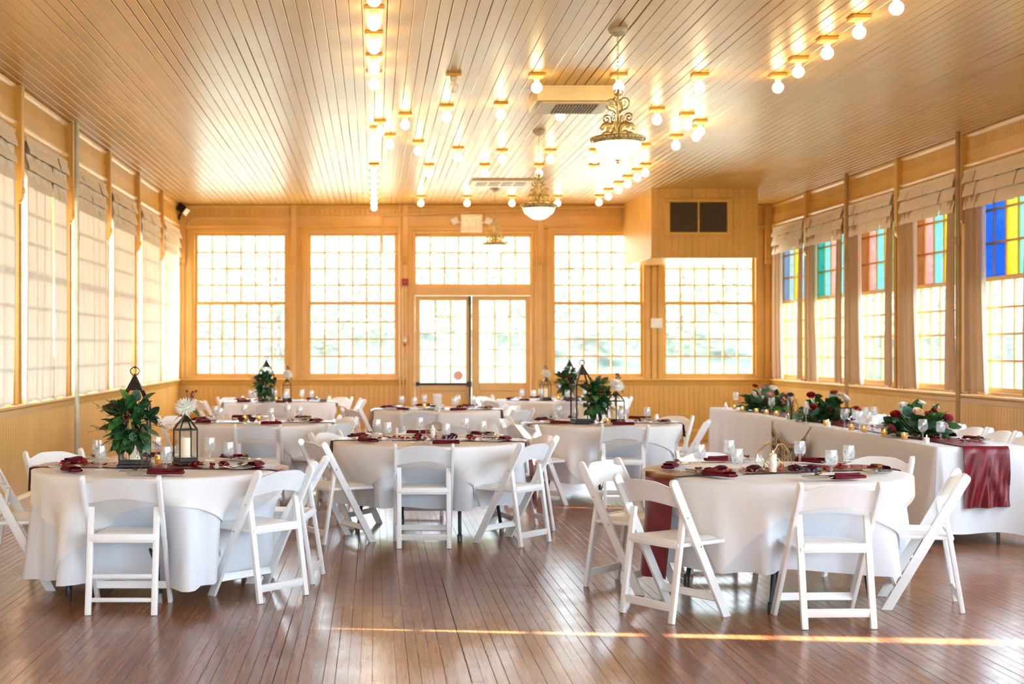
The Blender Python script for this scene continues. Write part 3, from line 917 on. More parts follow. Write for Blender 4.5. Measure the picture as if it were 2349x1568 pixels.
part('cable', G().tube([(BX(432), YB - .07, BZ(517)), (BX(436), YB - .05, BZ(508)), (BX(448), YB - .05, BZ(501)), (BX(560), YB - .04, BZ(501)), (BX(666), YB - .04, BZ(502))], .010, 6), 'acface', t, smooth=True)
t = thing('ceiling_conduit', 'painted pipe running across the far wall above the door to the soffit', 'pipe')
part('pipe', G().tube([(BX(910), YB - .05, BZ(579)), (BX(877), YB - .05, BZ(579)), (BX(876), YB - .08, BZ(500)), (BX(880), YB - .10, BZ(495)), (BX(1100), YB - .12, BZ(487)), (BX(1432), YB - .12, BZ(475))], .016, 8), 'conduit', t, smooth=True)
t = thing('alarm_conduit', 'pair of thin vertical conduits dropping from the red alarm boxes', 'pipe')
for dx in (-.035, .025):
    part('pipe', G().tube([(BX(929) + dx, YB - .085, BZ(660)), (BX(929) + dx, YB - .085, .005)], .011, 8), 'conduit', t, smooth=True)
part('pipe', G().tube([(BX(917), YB - .09, HC - .01), (BX(917), YB - .09, 0.005)], .014, 8), 'conduit', t, smooth=True)

# ================================================================== WINDOW DRESSINGS
def shade_unit():
    t = thing('window_shade', '', 'shade')
    return t


def fold_patch():
    def fn(u, v):
        # bulging fold: hangs out at its lower edge
        return (u - .5, -.012 - .032 * math.sin(v * PI * .5 + .05) ** 2 - .006 * math.sin(u * PI), -v)
    return G().grid(fn, 6, 6).mesh('fold', 'shade', smooth=True)


FOLD = fold_patch()


def valance(wobj, ua, ub, label, zt=3.42, rows=3, h=.40):
    t = thing('window_shade', label, 'shade', wobj.location, wobj.rotation_euler[2], 'folded fabric shades')
    part('headrail', G().box(ua + .01, -.055, zt - .03, ub - .01, -.024, zt), 'shade', t)
    part('backing', G().box(ua + .015, -.018, zt - h + .02, ub - .015, -.014, zt - .03), 'shade', t)  # added opaque panel, keeps sun from showing through the seams between folds
    cw = [.18, .29, .29, .24]
    s = sum(cw); x = ua + .01; W = ub - ua - .02
    for c in cw:
        ww = W * c / s
        for r in range(rows):
            hh = (h / rows) * (1.0 + .12 * r)
            o = ob('fold', FOLD, t, (x + ww / 2, -.02 - .006 * (rows - r) + rnd.uniform(-.004, .004), zt - .02 - r * h / rows - rnd.uniform(0, .006)), (R(rnd.uniform(-2, 2)), R(rnd.uniform(-1.2, 1.2)), 0), (ww * .968, 1, hh))
        x += ww
        if c != cw[-1]: part('tape', G().box(x - .006, -.032, zt - h, x + .006, -.026, zt - .03), 'shadeback', t)
    return t


def curtain(wobj, ua, ub, z0, z1, label, mat, waves, amp, d=-.06, top=None, bot=None, group='window curtains', name='curtain', seed=0, cat='curtain'):
    """top/bot: (u0,u1) fractions at the two ends"""
    r = random.Random(seed)
    ph = [r.uniform(0, 6.28) for _ in range(4)]
    (t0, t1), (b0, b1) = top or (ua, ub), bot or (ua, ub)

    def fn(u, v):
        e = v ** 1.3
        x0, x1 = t0 + (b0 - t0) * e, t1 + (b1 - t1) * e
        uu = u + .012 * math.sin(9 * u + 5 * v + ph[3])
        w = math.sin(2 * PI * waves * uu + ph[0]) + .45 * math.sin(2 * PI * waves * .43 * uu + ph[1] + 1.2 * v) + .3 * math.sin(2 * PI * waves * 1.9 * uu + ph[2])
        return (x0 + (x1 - x0) * u, d - amp * w * (.6 + .4 * v) - .01 * math.sin(v * 3), z1 + (z0 - z1) * v + .012 * math.sin(u * 11 + ph[0]) * v)
    t = thing(name, label, cat, wobj.location, wobj.rotation_euler[2], group)
    g = G().grid(fn, int(waves * 10) + 8, 16)
    part('fabric_panel', g, mat, t, smooth=True, ang=180)
    g = G().tube([(min(t0, t1) - .02, d + .005, z1 + .012), (max(t0, t1) + .02, d + .005, z1 + .012)], .008, 6)
    part('rod', g, 'trim', t, smooth=True)
    return t


NL = ['farthest', 'second from the far wall', 'third from the far wall', 'fourth from the far wall', 'fifth from the far wall']
for i, p in enumerate(PL[:12]):
    a, b = OPL[i][:2]
    if i == 0: lb = 'sheer sunlit curtain on the left wall, right beside the far corner'
    elif i == 1: lb = 'sheer curtain in the second left window from the far corner'
    elif i == 2: lb = 'sheer curtain in the third left window, pulled narrow at the bottom'
    elif i == 3: lb = 'sheer curtain just beyond the pale green pole on the left'
    elif i == 4: lb = 'full white curtain between the pale green pole and the nearest bracket'
    else: lb = 'white curtain on the left wall, %s window from the far corner' % ORD[i]
    bot = [(a + .02, b - .02), (a + .02, b - .06), (a + .02, b - .30), (a + .02, b - .06), (a + .03, b - .06), (a, b), (a, b), (a, b), (a, b), (a, b), (a, b), (a, b)][i]
    top = [(a + .02, b - .02), (a + .02, b - .04), (a + .02, b - .02), (a + .02, b - .04), (a + .03, b - .05), (a, b), (a, b), (a, b), (a, b), (a, b), (a, b), (a, b)][i]
    if i == 7:   # the window out of frame whose open edge throws the long streak of sun
        top = (a - .02, b - .115); bot = (a - .02, b - .085)
    if i == 4:
        t1, b1, t2, b2 = (a + .03, 12.75), (a + .03, 12.83), (12.79, b - .05), (12.79, b - .06)
        curtain(wl, a, b, 1.005, 3.38, 'full white curtain panel just before the pale green pole', 'sheer', 3.2, .012, -.05, t2, b2, seed=i)
        curtain(wl, a, b, 1.005, 3.38, 'full white curtain panel beside the nearest left bracket', 'sheer', 3.2, .012, -.05, t1, b1, seed=i + 70)
    elif i == 7:
        curtain(wl, a, b, 1.002, 3.38, lb + ', near panel', 'sheer', 5, .012, -.05, (a - .02, 7.185), (a - .02, 7.285), seed=i)
        curtain(wl, a, b, 1.002, 3.38, lb + ', far panel', 'sheer', 1.2, .008, -.05, (7.33, b + .02), (7.262, b + .02), seed=i + 70)
    else:
        curtain(wl, a, b, 1.004, 3.38, lb, 'sheer', 6 if i not in (0, 1, 2) else 4, .014, -.05, top, bot, seed=i)
    if i < 6:
        valance(wl, a - .02, b + .02, ['oatmeal folded shade in the left corner window', 'oatmeal folded shade, second left window from the corner', 'oatmeal folded shade, third left window from the corner', 'oatmeal folded shade just beyond the pale green pole', 'large oatmeal folded shade just before the pale green pole', 'oatmeal folded shade cut by the left edge of the photo'][i])
for i, p in enumerate(PR[:7]):
    a, b = OPR[i][:2]        # u=-Y ; a is the far side (left in the photo)
    W = b - a
    nm = ['in the first right-hand window from the corner', 'in the second right-hand window from the corner', 'in the third right-hand window from the corner', 'in the fourth right-hand window from the corner', 'in the right-hand window with blue glass', 'in the sixth right-hand window', 'in the seventh right-hand window'][i]
    curtain(wr_, a, b, 1.02, 3.2, 'beige drape at the far side ' + nm, 'drape', 3, .02, -.05, (a - .02, a + .34), (a - .02, a + .42 + .05 * (i % 2)), group='beige drapes', seed=20 + i)
    curtain(wr_, a, b, 1.02, 3.2, 'narrow beige drape at the near side ' + nm, 'drape', 2, .018, -.05, (b - .16, b + .02), (b - .22, b + .02), group='beige drapes', seed=40 + i)
    curtain(wr_, a, b, 1.02, 3.2, 'pale liner curtain beside the drape ' + nm, 'drapelight', 1.3, .012, -.035, (a + .33, a + .44), (a + .40, a + .50), group='pale liner curtains', seed=60 + i)
    if i < 6:
        valance(wr_, a - .04, b + .03, 'beige folded shade ' + nm, 3.44, 3, .38)

# ================================================================== OUTDOOR TREES
def build_tree():
    t = thing('tree', '', 'tree')
    g = G(); g.tube([(0, 0, -.5), (.05, 0, 1.2), (-.05, .05, 2.6), (.05, 0, 4.2)], [.16, .13, .10, .04], 8)
    for q in range(5):
        a = q * 1.3; g.tube([(0, 0, 1.6 + q * .4), (.6 * math.cos(a), .6 * math.sin(a), 2.4 + q * .4), (1.2 * math.cos(a), 1.2 * math.sin(a), 2.8 + q * .45)], [.05, .035, .012], 6)
    part('trunk', g, 'bark', t, smooth=True)
    g = G(); r = random.Random(3)
    for q in range(2600):
        a, ph = r.uniform(0, 6.28), math.acos(r.uniform(-.8, 1)); rr = r.uniform(.55, 1) ** .5
        c = Vector((1.75 * rr * math.sin(ph) * math.cos(a), 1.75 * rr * math.sin(ph) * math.sin(a), 3.1 + 2.3 * rr * math.cos(ph)))
        s = r.uniform(.06, .13)
        u = Vector((r.uniform(-1, 1), r.uniform(-1, 1), r.uniform(-.6, .6))).normalized(); w = u.cross(Vector((r.uniform(-1, 1), r.uniform(-1, 1), 1))).normalized()
        g.add([c - u * s, c + w * s * .5, c + u * s, c - w * s * .5], [(0, 1, 2, 3)])
    f = part('foliage', g, 'treeleaf', t); f['kind'] = 'stuff'
    return t


KT = Kit(build_tree)
rt_ = random.Random(21)
for i in range(24):
    x = -18 + (i % 12) * 5.6 + (2.8 if i > 11 else 0) + rt_.uniform(-.2, .2); y = (48 if i < 12 else 54) + rt_.uniform(-.5, .5)
    KT.put((x, y, -.45 if i < 12 else .6), rt_.uniform(0, 6), 'pale leafy tree outside, %s from the left in the %s row on the slope' % ((ORD + ['seventeenth', 'eighteenth', 'nineteenth', 'twentieth', 'twenty-first', 'twenty-second', 'twenty-third'])[i % 12], 'near' if i < 12 else 'far'), 'trees on the slope outside', rt_.uniform(1.25, 1.45))
hs_ = G()
hs_.grid(lambda u, v: (-45 + 120 * u, 52 + 26 * v, -.6 + 13.5 * v ** .8 + .8 * math.sin(u * 23 + v * 4) * v), 60, 14)
struct('hillside', me=hs_.mesh('hillside', 'hill', smooth=True))

# ================================================================== CHAIRS
def rounded_bar(g, p, q, w, d, side=(1, 0, 0)): return g.bar(p, q, w, d, side)


def build_chair(two=False):
    t = thing('folding_chair', '', 'chair')
    # front leg: one board from foot up to the rounded top of the back
    for s in (-1, 1):
        g = G(); p0, p1 = Vector((0, .215, 0)), Vector((0, -.215, .785))
        ax = (p1 - p0).normalized(); nn = Vector((0, ax.z, -ax.y))
        h = .026
        out = []
        k0 = h * ax.y / ax.z
        a = p0 + nn * h; b = p0 - nn * h
        a = a - ax * (a.z / ax.z); b = b - ax * (b.z / ax.z)       # flat on the floor
        out = [a, b]
        tp = p1 - ax * h
        for q in range(7):
            an = -PI / 2 + PI * q / 6
            out.append(tp + nn * h * math.sin(an) + ax * h * math.cos(an))
        pts = [(v.y, v.z) for v in out]
        g.prism(pts, 'x', -.011, .011)
        o = ob('front_leg', g.mesh('front_leg', 'resin', bevel=.003, seg=2), t, (s * .2145, 0, 0))
        gb = G()
        for (yy, zz) in ((-.105, .575), (.0, .41)):
            gb.lathe([(.006, 0), (.006, .002), (.0035, .0035), (1e-6, .0035)], 8, (s * .0112 if s > 0 else -.0147, yy, zz), 'x')
        part('bolt', gb, 'steel', o)
        g = G(); g.bar((0, -.19, 0), (0, -.095, .60), .036, .026)
        ob('rear_leg', g.mesh('rear_leg', 'resin', bevel=.007, seg=2), t, (s * .186, 0, 0))
    # backrest: bowed panel with shaped top edge
    def fn(side):
        def f(u, v):
            x = (u - .5) * .41
            e = abs(u - .5) * 2
            bow = -.030 * (1 - e * e)
            topz = .772 - .030 * max(0, min(1, (e - .35) / .5)) ** 1.5 - .004 * e
            botz = .640 - .022 * e ** 2 + .012 * (1 - e)
            z = botz + (topz - botz) * v
            y0 = .215 - .43 * z / .785
            return (x, y0 + bow + side * .0075 + .012, z)
        return f
    g = G()
    nu, nv = 14, 4
    g.grid(fn(-1), nu, nv); off = (nu + 1) * (nv + 1)
    fr = len(g.f)
    g2 = G().grid(fn(1), nu, nv); g.add(g2.v, [f[::-1] for f in g2.f])
    ring = [i for i in range(nu + 1)] + [j * (nu + 1) + nu for j in range(1, nv + 1)] + [nv * (nu + 1) + i for i in range(nu - 1, -1, -1)] + [j * (nu + 1) for j in range(nv - 1, 0, -1)]
    for i in range(len(ring)):
        p, q = ring[i], ring[(i + 1) % len(ring)]
        g.f.append((p, off + p, off + q, q))
    part('backrest', g, 'resin', t, smooth=True, ang=50)
    g = G(); g.box(-.192, -.145, .408, .192, .235, .432)
    seat = part('seat', g, 'resin', t, bevel=.008)
    g = G()

    def pad(u, v):
        x, y = (u - .5) * 2, (v - .5) * 2
        e = max(abs(x), abs(y)) ** 6
        return (x * .172 * (1 - .03 * y), .045 + y * .168, .433 + .020 * (1 - e) ** .5 if e < 1 else .433)
    g.grid(pad, 14, 14)
    part('seat_pad', g, 'vinyl', t, smooth=True, ang=80)
    part('seat_rail', G().bar((-.17, -.13, .425), (.17, -.13, .425), .05, .022, (0, 0, 1)), 'resin', t, bevel=.004)
    part('front_stretcher', G().bar((-.206, .155, .11), (.206, .155, .11), .045, .018, (0, .48, 1)), 'resin', t, bevel=.004)
    part('rear_stretcher', G().bar((-.17, -.176, .085), (.17, -.176, .085), .045 if not two else .022, .018, (0, -.16, 1)), 'resin', t, bevel=.004)
    if two:
        part('rear_stretcher', G().bar((-.17, -.155, .215), (.17, -.155, .215), .024, .018, (0, -.16, 1)), 'resin', t, bevel=.004)
    return t


# tables: name, x, y, overlay turn, hem height, words for labels
TB = {1: (-1.36, 8.30, 11, .115, 'front left table'), 2: (2.45, 8.0, 6, .235, 'front right table'), 3: (.455, 10.72, -8, .255, 'middle table'),
      4: (-1.20, 13.30, 2, .22, 'second-row left table'), 5: (2.30, 13.20, 20, .21, 'second-row right table'), 6: (.77, 16.1, 5, .24, 'table before the double door'),
      7: (-1.32, 18.35, 0, .2, 'far left table'), 8: (2.58, 18.8, -10, .2, 'far right table')}
CH = [
    (1, -1.42, 7.53, 0, 'seen from behind at the near side of the front left table'),
    (1, -.68, 7.94, 47, 'angled at the near right of the front left table'),
    (1, -.55, 8.52, 82, 'at the right side of the front left table, seen side-on'),
    (1, -2.24, 8.27, -82, 'cut by the left edge of the photo, at the front left table'),
    (1, -2.12, 9.05, -138, 'by the left wall behind the front left table'),
    (2, 2.475, 7.165, 2, 'seen from behind at the near side of the front right table'),
    (2, 1.67, 7.37, -56, 'angled at the near left of the front right table'),
    (2, 1.60, 8.25, -132, 'with sunlit seat at the left of the front right table'),
    (2, 3.21, 7.64, 72, 'side-on at the right of the front right table'),
    (2, 3.26, 8.62, 140, 'at the far right of the front right table, by the head table'),
    (2, 2.33, 8.93, 180, 'behind the front right table, only its top showing'),
    (3, .375, 9.97, 0, 'seen from behind at the near side of the middle table'),
    (3, 1.09, 10.11, 48, 'angled at the near right of the middle table'),
    (3, 1.24, 10.86, 105, 'at the right of the middle table, behind the angled one'),
    (3, -.30, 10.22, -62, 'with shaded back at the near left of the middle table'),
    (3, -.25, 11.14, -122, 'at the far left of the middle table, back panel lit white'),
    (3, .42, 11.52, 180, 'behind the middle table, its legs showing under the cloth'),
    (4, -1.09, 12.46, 0, 'seen from behind at the near side of the second-row left table'),
    (4, -.49, 12.74, 55, 'at the near right of the second-row left table'),
    (4, -.46, 13.75, 115, 'with tan-shaded back at the far right of the second-row left table'),
    (4, -2.0, 13.95, -125, 'behind the small lantern, left of the second-row left table'),
    (5, 2.35, 12.44, 0, 'seen from behind at the near side of the second-row right table'),
    (5, 1.53, 12.52, -50, 'with tan-shaded back at the near left of the second-row right table'),
    (5, 1.52, 13.40, -112, 'at the far left of the second-row right table'),
    (5, 3.09, 12.95, 72, 'side-on at the right of the second-row right table'),
    (5, 3.08, 13.85, 138, 'at the far right of the second-row right table'),
    (6, .53, 15.22, 0, 'seen from behind at the near side of the table before the door'),
    (6, -.10, 15.66, -58, 'at the near left of the table before the door'),
    (6, 1.60, 15.55, 52, 'at the near right of the table before the door'),
    (6, 1.55, 16.45, 105, 'at the right of the table before the door'),
    (7, -1.37, 17.52, 0, 'seen from behind at the near side of the far left table'),
    (7, -2.22, 18.15, -65, 'at the left of the far left table'),
    (7, -2.0, 19.15, -142, 'by the far wall, behind the far left table'),
    (7, -.62, 19.2, 142, 'by the far wall, right rear of the far left table'),
    (7, -.36, 18.45, 98, 'at the right side of the far left table'),
    (8, 2.68, 18.0, 0, 'seen from behind at the near side of the far right table'),
    (8, 1.78, 19.55, -135, 'in front of the double door, left rear of the far right table'),
    (8, 3.5, 19.3, 118, 'at the right rear of the far right table'),
    (8, 1.80, 18.35, -62, 'at the near left of the far right table'),
]
KCH = Kit(build_chair)
for i, (tb, x, y, h, l) in enumerate(CH):
    if i == 0:
        c = build_chair(True); c.location = (x, y, 0); c.rotation_euler = (0, 0, R(h)); tag(c, 'white folding chair ' + l, None, 'white folding chairs')
    else:
        KCH.put((x, y, 0), R(h), 'white folding chair ' + l, 'white folding chairs')
HC_CH = [(5.30, 10.98), (5.34, 11.52), (5.34, 12.05), (5.34, 12.6), (5.35, 13.2), (5.34, 13.8), (5.34, 14.4), (5.34, 15.0), (5.35, 15.65)]
for i, (x, y) in enumerate(HC_CH):
    KCH.put((x, y, 0), R(90 + rnd.uniform(-4, 4)), 'white folding chair behind the head table, %s from its near end' % ORD[i], 'white folding chairs')

# ================================================================== ROUND TABLES
RT = .762; ZTOP = .74


def build_table():
    t = thing('round_table', '', 'table')
    part('tabletop', G().lathe([(.74, .712), (.76, .716), (.762, .73), (.755, .74)], 40), 'ivory', t, smooth=True)
    for s in (-1, 1):
        for q in (-1, 1):
            g = G(); g.tube([(s * .40, q * .10, .71), (s * .42, q * .16, .42), (s * .47, q * .30, .22), (s * .49, q * .33, .0)], .0145, 10)
            l = part('leg', g, 'darkleg', t, smooth=True)
            part('foot_cap', G().lathe([(.019, 0), (.019, .05), (.0155, .055)], 10, (s * .49, q * .33, .0)), 'rubber' if (s < 0 and q < 0) else 'darkleg', l, smooth=True)
        g = G(); g.tube([(s * .44, -.2, .36), (s * .44, .2, .36)], .011, 8); part('leg_brace', g, 'darkleg', t, smooth=True)
        g = G(); g.tube([(s * .10, 0, .70), (s * .43, 0, .36)], .010, 8); part('folding_strut', g, 'darkleg', t, smooth=True)
    return t


KTB = Kit(build_table)


def smooth(x): x = max(0, min(1, x)); return x * x * (3 - 2 * x)


def cloth_fn(k):
    r = random.Random(100 + k)
    ph = [r.uniform(0, 6.28) for _ in range(5)]
    tx, ty = TB[k][:2]
    chairs = [(c[1] - tx, c[2] - ty, R(c[3])) for c in CH if c[0] == k]

    def rad(th, dep):
        g = .50 * math.cos(8 * th + ph[0]) + .42 * math.cos(13 * th + ph[1]) + .40 * math.cos(21 * th + ph[2]) + .22 * math.cos(34 * th + ph[3])
        g = math.copysign(abs(g) ** .85, g)
        rr = RT + .012 + dep * (.02 + .14 * g * min(1, dep / .25))
        best = 0
        for (cx, cy, h) in chairs:
            px, py = rr * math.sin(th), -rr * math.cos(th)
            dx, dy = px - cx, py - cy
            fx, fy = -math.sin(h), math.cos(h)
            ly = dx * fx + dy * fy; lx = dx * fy - dy * fx
            if abs(lx) > .40 or ly > .25: continue
            if ly < -.5: continue
            wl = smooth((.33 - abs(lx)) / .13)
            er = (math.sin(th), -math.cos(th)); ca = max(.5, -(fx * er[0] + fy * er[1]))
            best = max(best, (.25 - ly) / ca * wl * smooth((dep - .10) / .24))
        return rr - min(best, .34)
    return rad


def polar_cloth(rad, edge_off, z, hang_fn, n=144, drops=16):
    g = G(); vs = []; fs = []
    rings = [.02, .3, .55, RT - .02, RT - .004]
    for r in rings:
        for k in range(n):
            th = 2 * PI * k / n; vs.append((r * math.sin(th), -r * math.cos(th), z if r < RT - .01 else z - .0015))
    for q in range(drops + 1):
        f = q / drops
        for k in range(n):
            th = 2 * PI * k / n
            hg = hang_fn(th); dep = .006 + (hg - .006) * f
            r = rad(th, dep) + edge_off
            vs.append((r * math.sin(th), -r * math.cos(th), z - dep))
    m = len(rings) + drops + 1
    for i in range(m - 1):
        for k in range(n):
            k2 = (k + 1) % n; fs.append((i * n + k, i * n + k2, (i + 1) * n + k2, (i + 1) * n + k))
    fs.append(tuple(range(n))[::-1])
    return g.add(vs, fs)


def runner_mesh(ang, hangL, hangR, wd=.33):
    """satin strip over a round table along local x"""
    hw = wd / 2
    nu, nv = 60, 8
    def fn(u, v):
        vv = (v - .5) * wd
        xe = math.sqrt((RT + .03) ** 2 - vv * vv)
        tot = 2 * xe + hangL + hangR
        s = -xe - hangL + tot * u
        z = .7555
        if s < -xe:
            dep = -xe - s; x = -xe - .022 - .10 * dep - .02 * math.sin(vv * 22 + 1) * min(1, dep * 4)
            return (x, vv * (1 - .1 * min(1, dep)), z - dep + .004 * math.sin(v * 9))
        if s > xe:
            dep = s - xe; x = xe + .022 + .10 * dep + .02 * math.sin(vv * 22) * min(1, dep * 4)
            return (x, vv * (1 - .1 * min(1, dep)), z - dep + .004 * math.sin(v * 9))
        e = min(xe - s, s + xe)
        return (s, vv, z + .002 * math.sin(s * 18) * math.sin(vv * 20) - (.004 if e < .01 else 0))
    return G().grid(fn, nu, nv)


RUN = {1: (-7, .16, .10), 2: (18, .60, .25), 3: (-6, .2, .55), 4: (3, .05, .03), 5: (6, .2, .15), 6: (0, .30, .25), 7: (5, .1, .08), 8: (-5, .12, .1)}
for k, (x, y, rot, hem, nm) in TB.items():
    KTB.put((x, y, 0), R(25 + 40 * k), 'black-legged round folding table under the cloths of the ' + nm, 'round folding tables')
    rad = cloth_fn(k)
    r = random.Random(k); p1 = r.uniform(0, 6)
    t = thing('tablecloth', 'long white cloth hanging to near the floor on the ' + nm, 'tablecloth', (x, y, 0), 0, 'long round tablecloths')
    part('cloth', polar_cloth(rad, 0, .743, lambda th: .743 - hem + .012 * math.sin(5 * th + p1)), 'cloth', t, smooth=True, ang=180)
    t = thing('overlay_cloth', 'square white overlay cloth with hanging corners on the ' + nm, 'tablecloth', (x, y, 0), 0, 'square overlay cloths')
    ro = R(rot)

    def hang(th):
        a = th - ro
        return min(.915 / max(abs(math.cos(a)), abs(math.sin(a))) - RT, .53) + .006 * math.sin(9 * th)
    part('cloth', polar_cloth(rad, .016, .748, hang, 160, 10), 'overcloth', t, smooth=True, ang=180)
    an, hl, hr = RUN[k]
    t = thing('table_runner', 'burgundy satin runner laid across the ' + nm, 'runner', (x, y, 0), R(an), 'burgundy satin runners')
    part('satin_strip', runner_mesh(an, hl, hr), 'satin', t, smooth=True, ang=180)
    # scattered petals
    g = G()
    for q in range(70 if k < 4 else 40):
        px, py = r.uniform(-.62, .62), r.gauss(0, .07)
        a = r.uniform(0, 6.28); s = r.uniform(.012, .024)
        tl = r.uniform(-.5, .9)
        c, sn = math.cos(a), math.sin(a)
        z = .7575 + r.uniform(0, .006)
        pts = [(-1, -.5, .2), (0, -.8, 0), (1, -.4, .5), (1.1, .4, .6), (0, .8, 0), (-1, .5, .25)]
        vs = [(px + s * (c * u - sn * v), py + s * (sn * u + c * v), z + s * max(0, w * (1 + tl))) for u, v, w in pts]
        g.add(vs, [(0, 1, 4, 5), (1, 2, 3, 4)])
    o = ob('rose_petals', g.mesh('rose_petals', 'petal'), None, (x, y, 0), (0, 0, R(an)))
    tag(o, 'loose red petals scattered on the runner of the ' + nm, 'petals', None, 'stuff')


# ================================================================== PLACE SETTINGS
def build_goblet():
    t = thing('water_goblet', '', 'glass')
    prof = [(.033, 0), (.033, .002), (.014, .008), (.006, .016), (.0065, .03), (.009, .036), (.006, .042), (.007, .05), (.02, .056), (.031, .068), (.0365, .088), (.037, .105), (.035, .13), (.033, .150)]
    part('glass', G().lathe(prof[:-1] + [(.033, .150), (.0315, .150), (.034, .12), (.035, .1), (.034, .085), (.028, .068), (1e-6, .06)], 20), 'crystal', t, smooth=True)
    part('ice_water', G().lathe([(1e-6, .061), (.026, .068), (.033, .086), (.034, .103), (.0335, .118), (.02, .124), (1e-6, .121)], 16), 'ice', t, smooth=True)
    return t


def build_napkin():
    t = thing('napkin', '', 'napkin')

    def loop(u, v, rx, rz, z0, L, sk):
        a = 2 * PI * v
        x = (u - .5) * L
        e = abs(u - .5) * 2
        wob = 1 + .10 * math.sin(u * 7 + sk) - .25 * e ** 4
        y = rx * math.copysign(abs(math.cos(a)) ** .6, math.cos(a)) * wob
        z = z0 + rz + rz * math.copysign(abs(math.sin(a)) ** .8, math.sin(a)) * (1 + .2 * math.sin(u * 5 + sk))
        return (x + .018 * math.cos(a) * sk, y, max(z, .0005))
    part('folded_cloth', G().grid(lambda u, v: loop(u, v, .047, .0105, .0, .20, .3), 12, 18), 'napkin', t, smooth=True, ang=180)
    part('top_fold', G().grid(lambda u, v: loop(u, v, .036, .008, .017, .165, 1.1), 12, 16), 'napkin', t, smooth=True, ang=180)
    part('inner_roll', G().tube([(.096, -.03, .012), (.092, 0, .013), (.096, .03, .012)], .009, 8), 'napkin', t, smooth=True)
    return t


def build_plate():
    t = thing('dinner_plate', '', 'plate')
    part('dish', G().lathe([(1e-6, .004), (.05, .004), (.06, .006), (.085, .012), (.096, .015), (.0965, .0165), (.09, .0155), (.062, .009), (.05, .0065), (1e-6, .0065)], 28), 'plate', t, smooth=True)
    part('rim', G().tube([(.0962 * math.cos(2 * PI * q / 28), .0962 * math.sin(2 * PI * q / 28), .0160) for q in range(28)], .0012, 5, closed=True), 'steel', t, smooth=True)
    return t


def build_cutlery():
    t = thing('cutlery_bundle', '', 'cutlery')
    g = G(); g.prism([(-.095, -.007), (.0, -.005), (.02, -.009), (.09, -.008), (.10, .002), (.02, .004), (0, .004), (-.095, .007)], 'z', .0, .0045)
    part('knife', g, 'knife', t, bevel=.0012, seg=1)
    g = G(); g.prism([(-.09, .011), (.02, .012), (.035, .008), (.06, .008), (.06, .026), (.035, .026), (.02, .020), (-.09, .023)], 'z', .0, .004)
    for q in range(4): g.box(.058, .008 + q * .0052, .001, .095, .0105 + q * .0052, .003)
    part('fork', g, 'steel', t)
    part('twine', G().tube([(.0, -.012, .004), (.003, 0, .009), (0, .018, .008), (-.006, .03, .002), (-.004, .01, .0005)], .0022, 6), 'twig', t, smooth=True)
    part('bow', G().tube([(0, 0, .009), (.012, -.014, .018), (-.006, -.018, .016), (0, 0, .009), (-.014, .012, .018), (.006, .02, .015), (0, 0, .009)], .0025, 5), 'satin', t, smooth=True)
    g = G(); g.grid(lambda u, v: (.010 + .042 * u, (v - .5) * .030 * math.sin(PI * min(.999, u * .9 + .05)), .009 + .016 * math.sin(u * 2) + .004 * abs(v - .5)), 6, 4)
    part('gold_leaf_tag', g, 'gold', t, smooth=True)
    part('seed_pod', G().sphere((-.014, -.004, .014), .0075, 8, 6), 'leaf3', t, smooth=True)
    return t


KG, KN, KP_, KCU = Kit(build_goblet), Kit(build_napkin), Kit(build_plate), Kit(build_cutlery)
SEATS = [(0, 'nearest seat'), (62, 'near right seat'), (122, 'far right seat'), (180, 'farthest seat'), (-122, 'far left seat'), (-62, 'near left seat')]
ZI = .7545
SOFF = {1: 2, 2: 6, 3: -4, 4: 3, 5: 0, 6: 5, 7: 0, 8: 4}
for k, (x, y, rot, hem, nm) in TB.items():
    r = random.Random(50 + k)
    for (phi, sd) in SEATS:
        ph = R(phi + SOFF[k] + r.uniform(-4, 4))
        er = Vector((math.sin(ph), -math.cos(ph), 0)); f = -er; rt = Vector((f.y, -f.x, 0))
        c = Vector((x, y, ZI))
        pp = c + er * .60 - rt * .05
        # keep things lying on the runner clear of it
        onrun = abs((-math.sin(R(RUN[k][0]))) * (pp.x - x) + math.cos(R(RUN[k][0])) * (pp.y - y)) < .16
        lift = Vector((0, 0, .004))
        KP_.put(pp + lift, r.uniform(0, 3), 'clear glass plate at the %s of the %s' % (sd, nm), 'glass plates')
        np = c + er * .61 + rt * .135 + Vector((0, 0, .0045))
        KN.put(np, ph + R(r.uniform(-14, 14)), 'folded burgundy napkin at the %s of the %s' % (sd, nm), 'burgundy napkins')
        KCU.put(pp + Vector((0, 0, .0215)) + rt * .01, ph + R(r.uniform(-18, 18)), 'tied cutlery on the plate, %s of the %s' % (sd, nm), 'tied cutlery bundles')
        gp = c + er * .43 + rt * (.12 + r.uniform(-.02, .02)) + Vector((0, 0, .004))
        KG.put(gp, r.uniform(0, 3), 'goblet of iced water by the %s of the %s' % (sd, nm), 'water goblets')


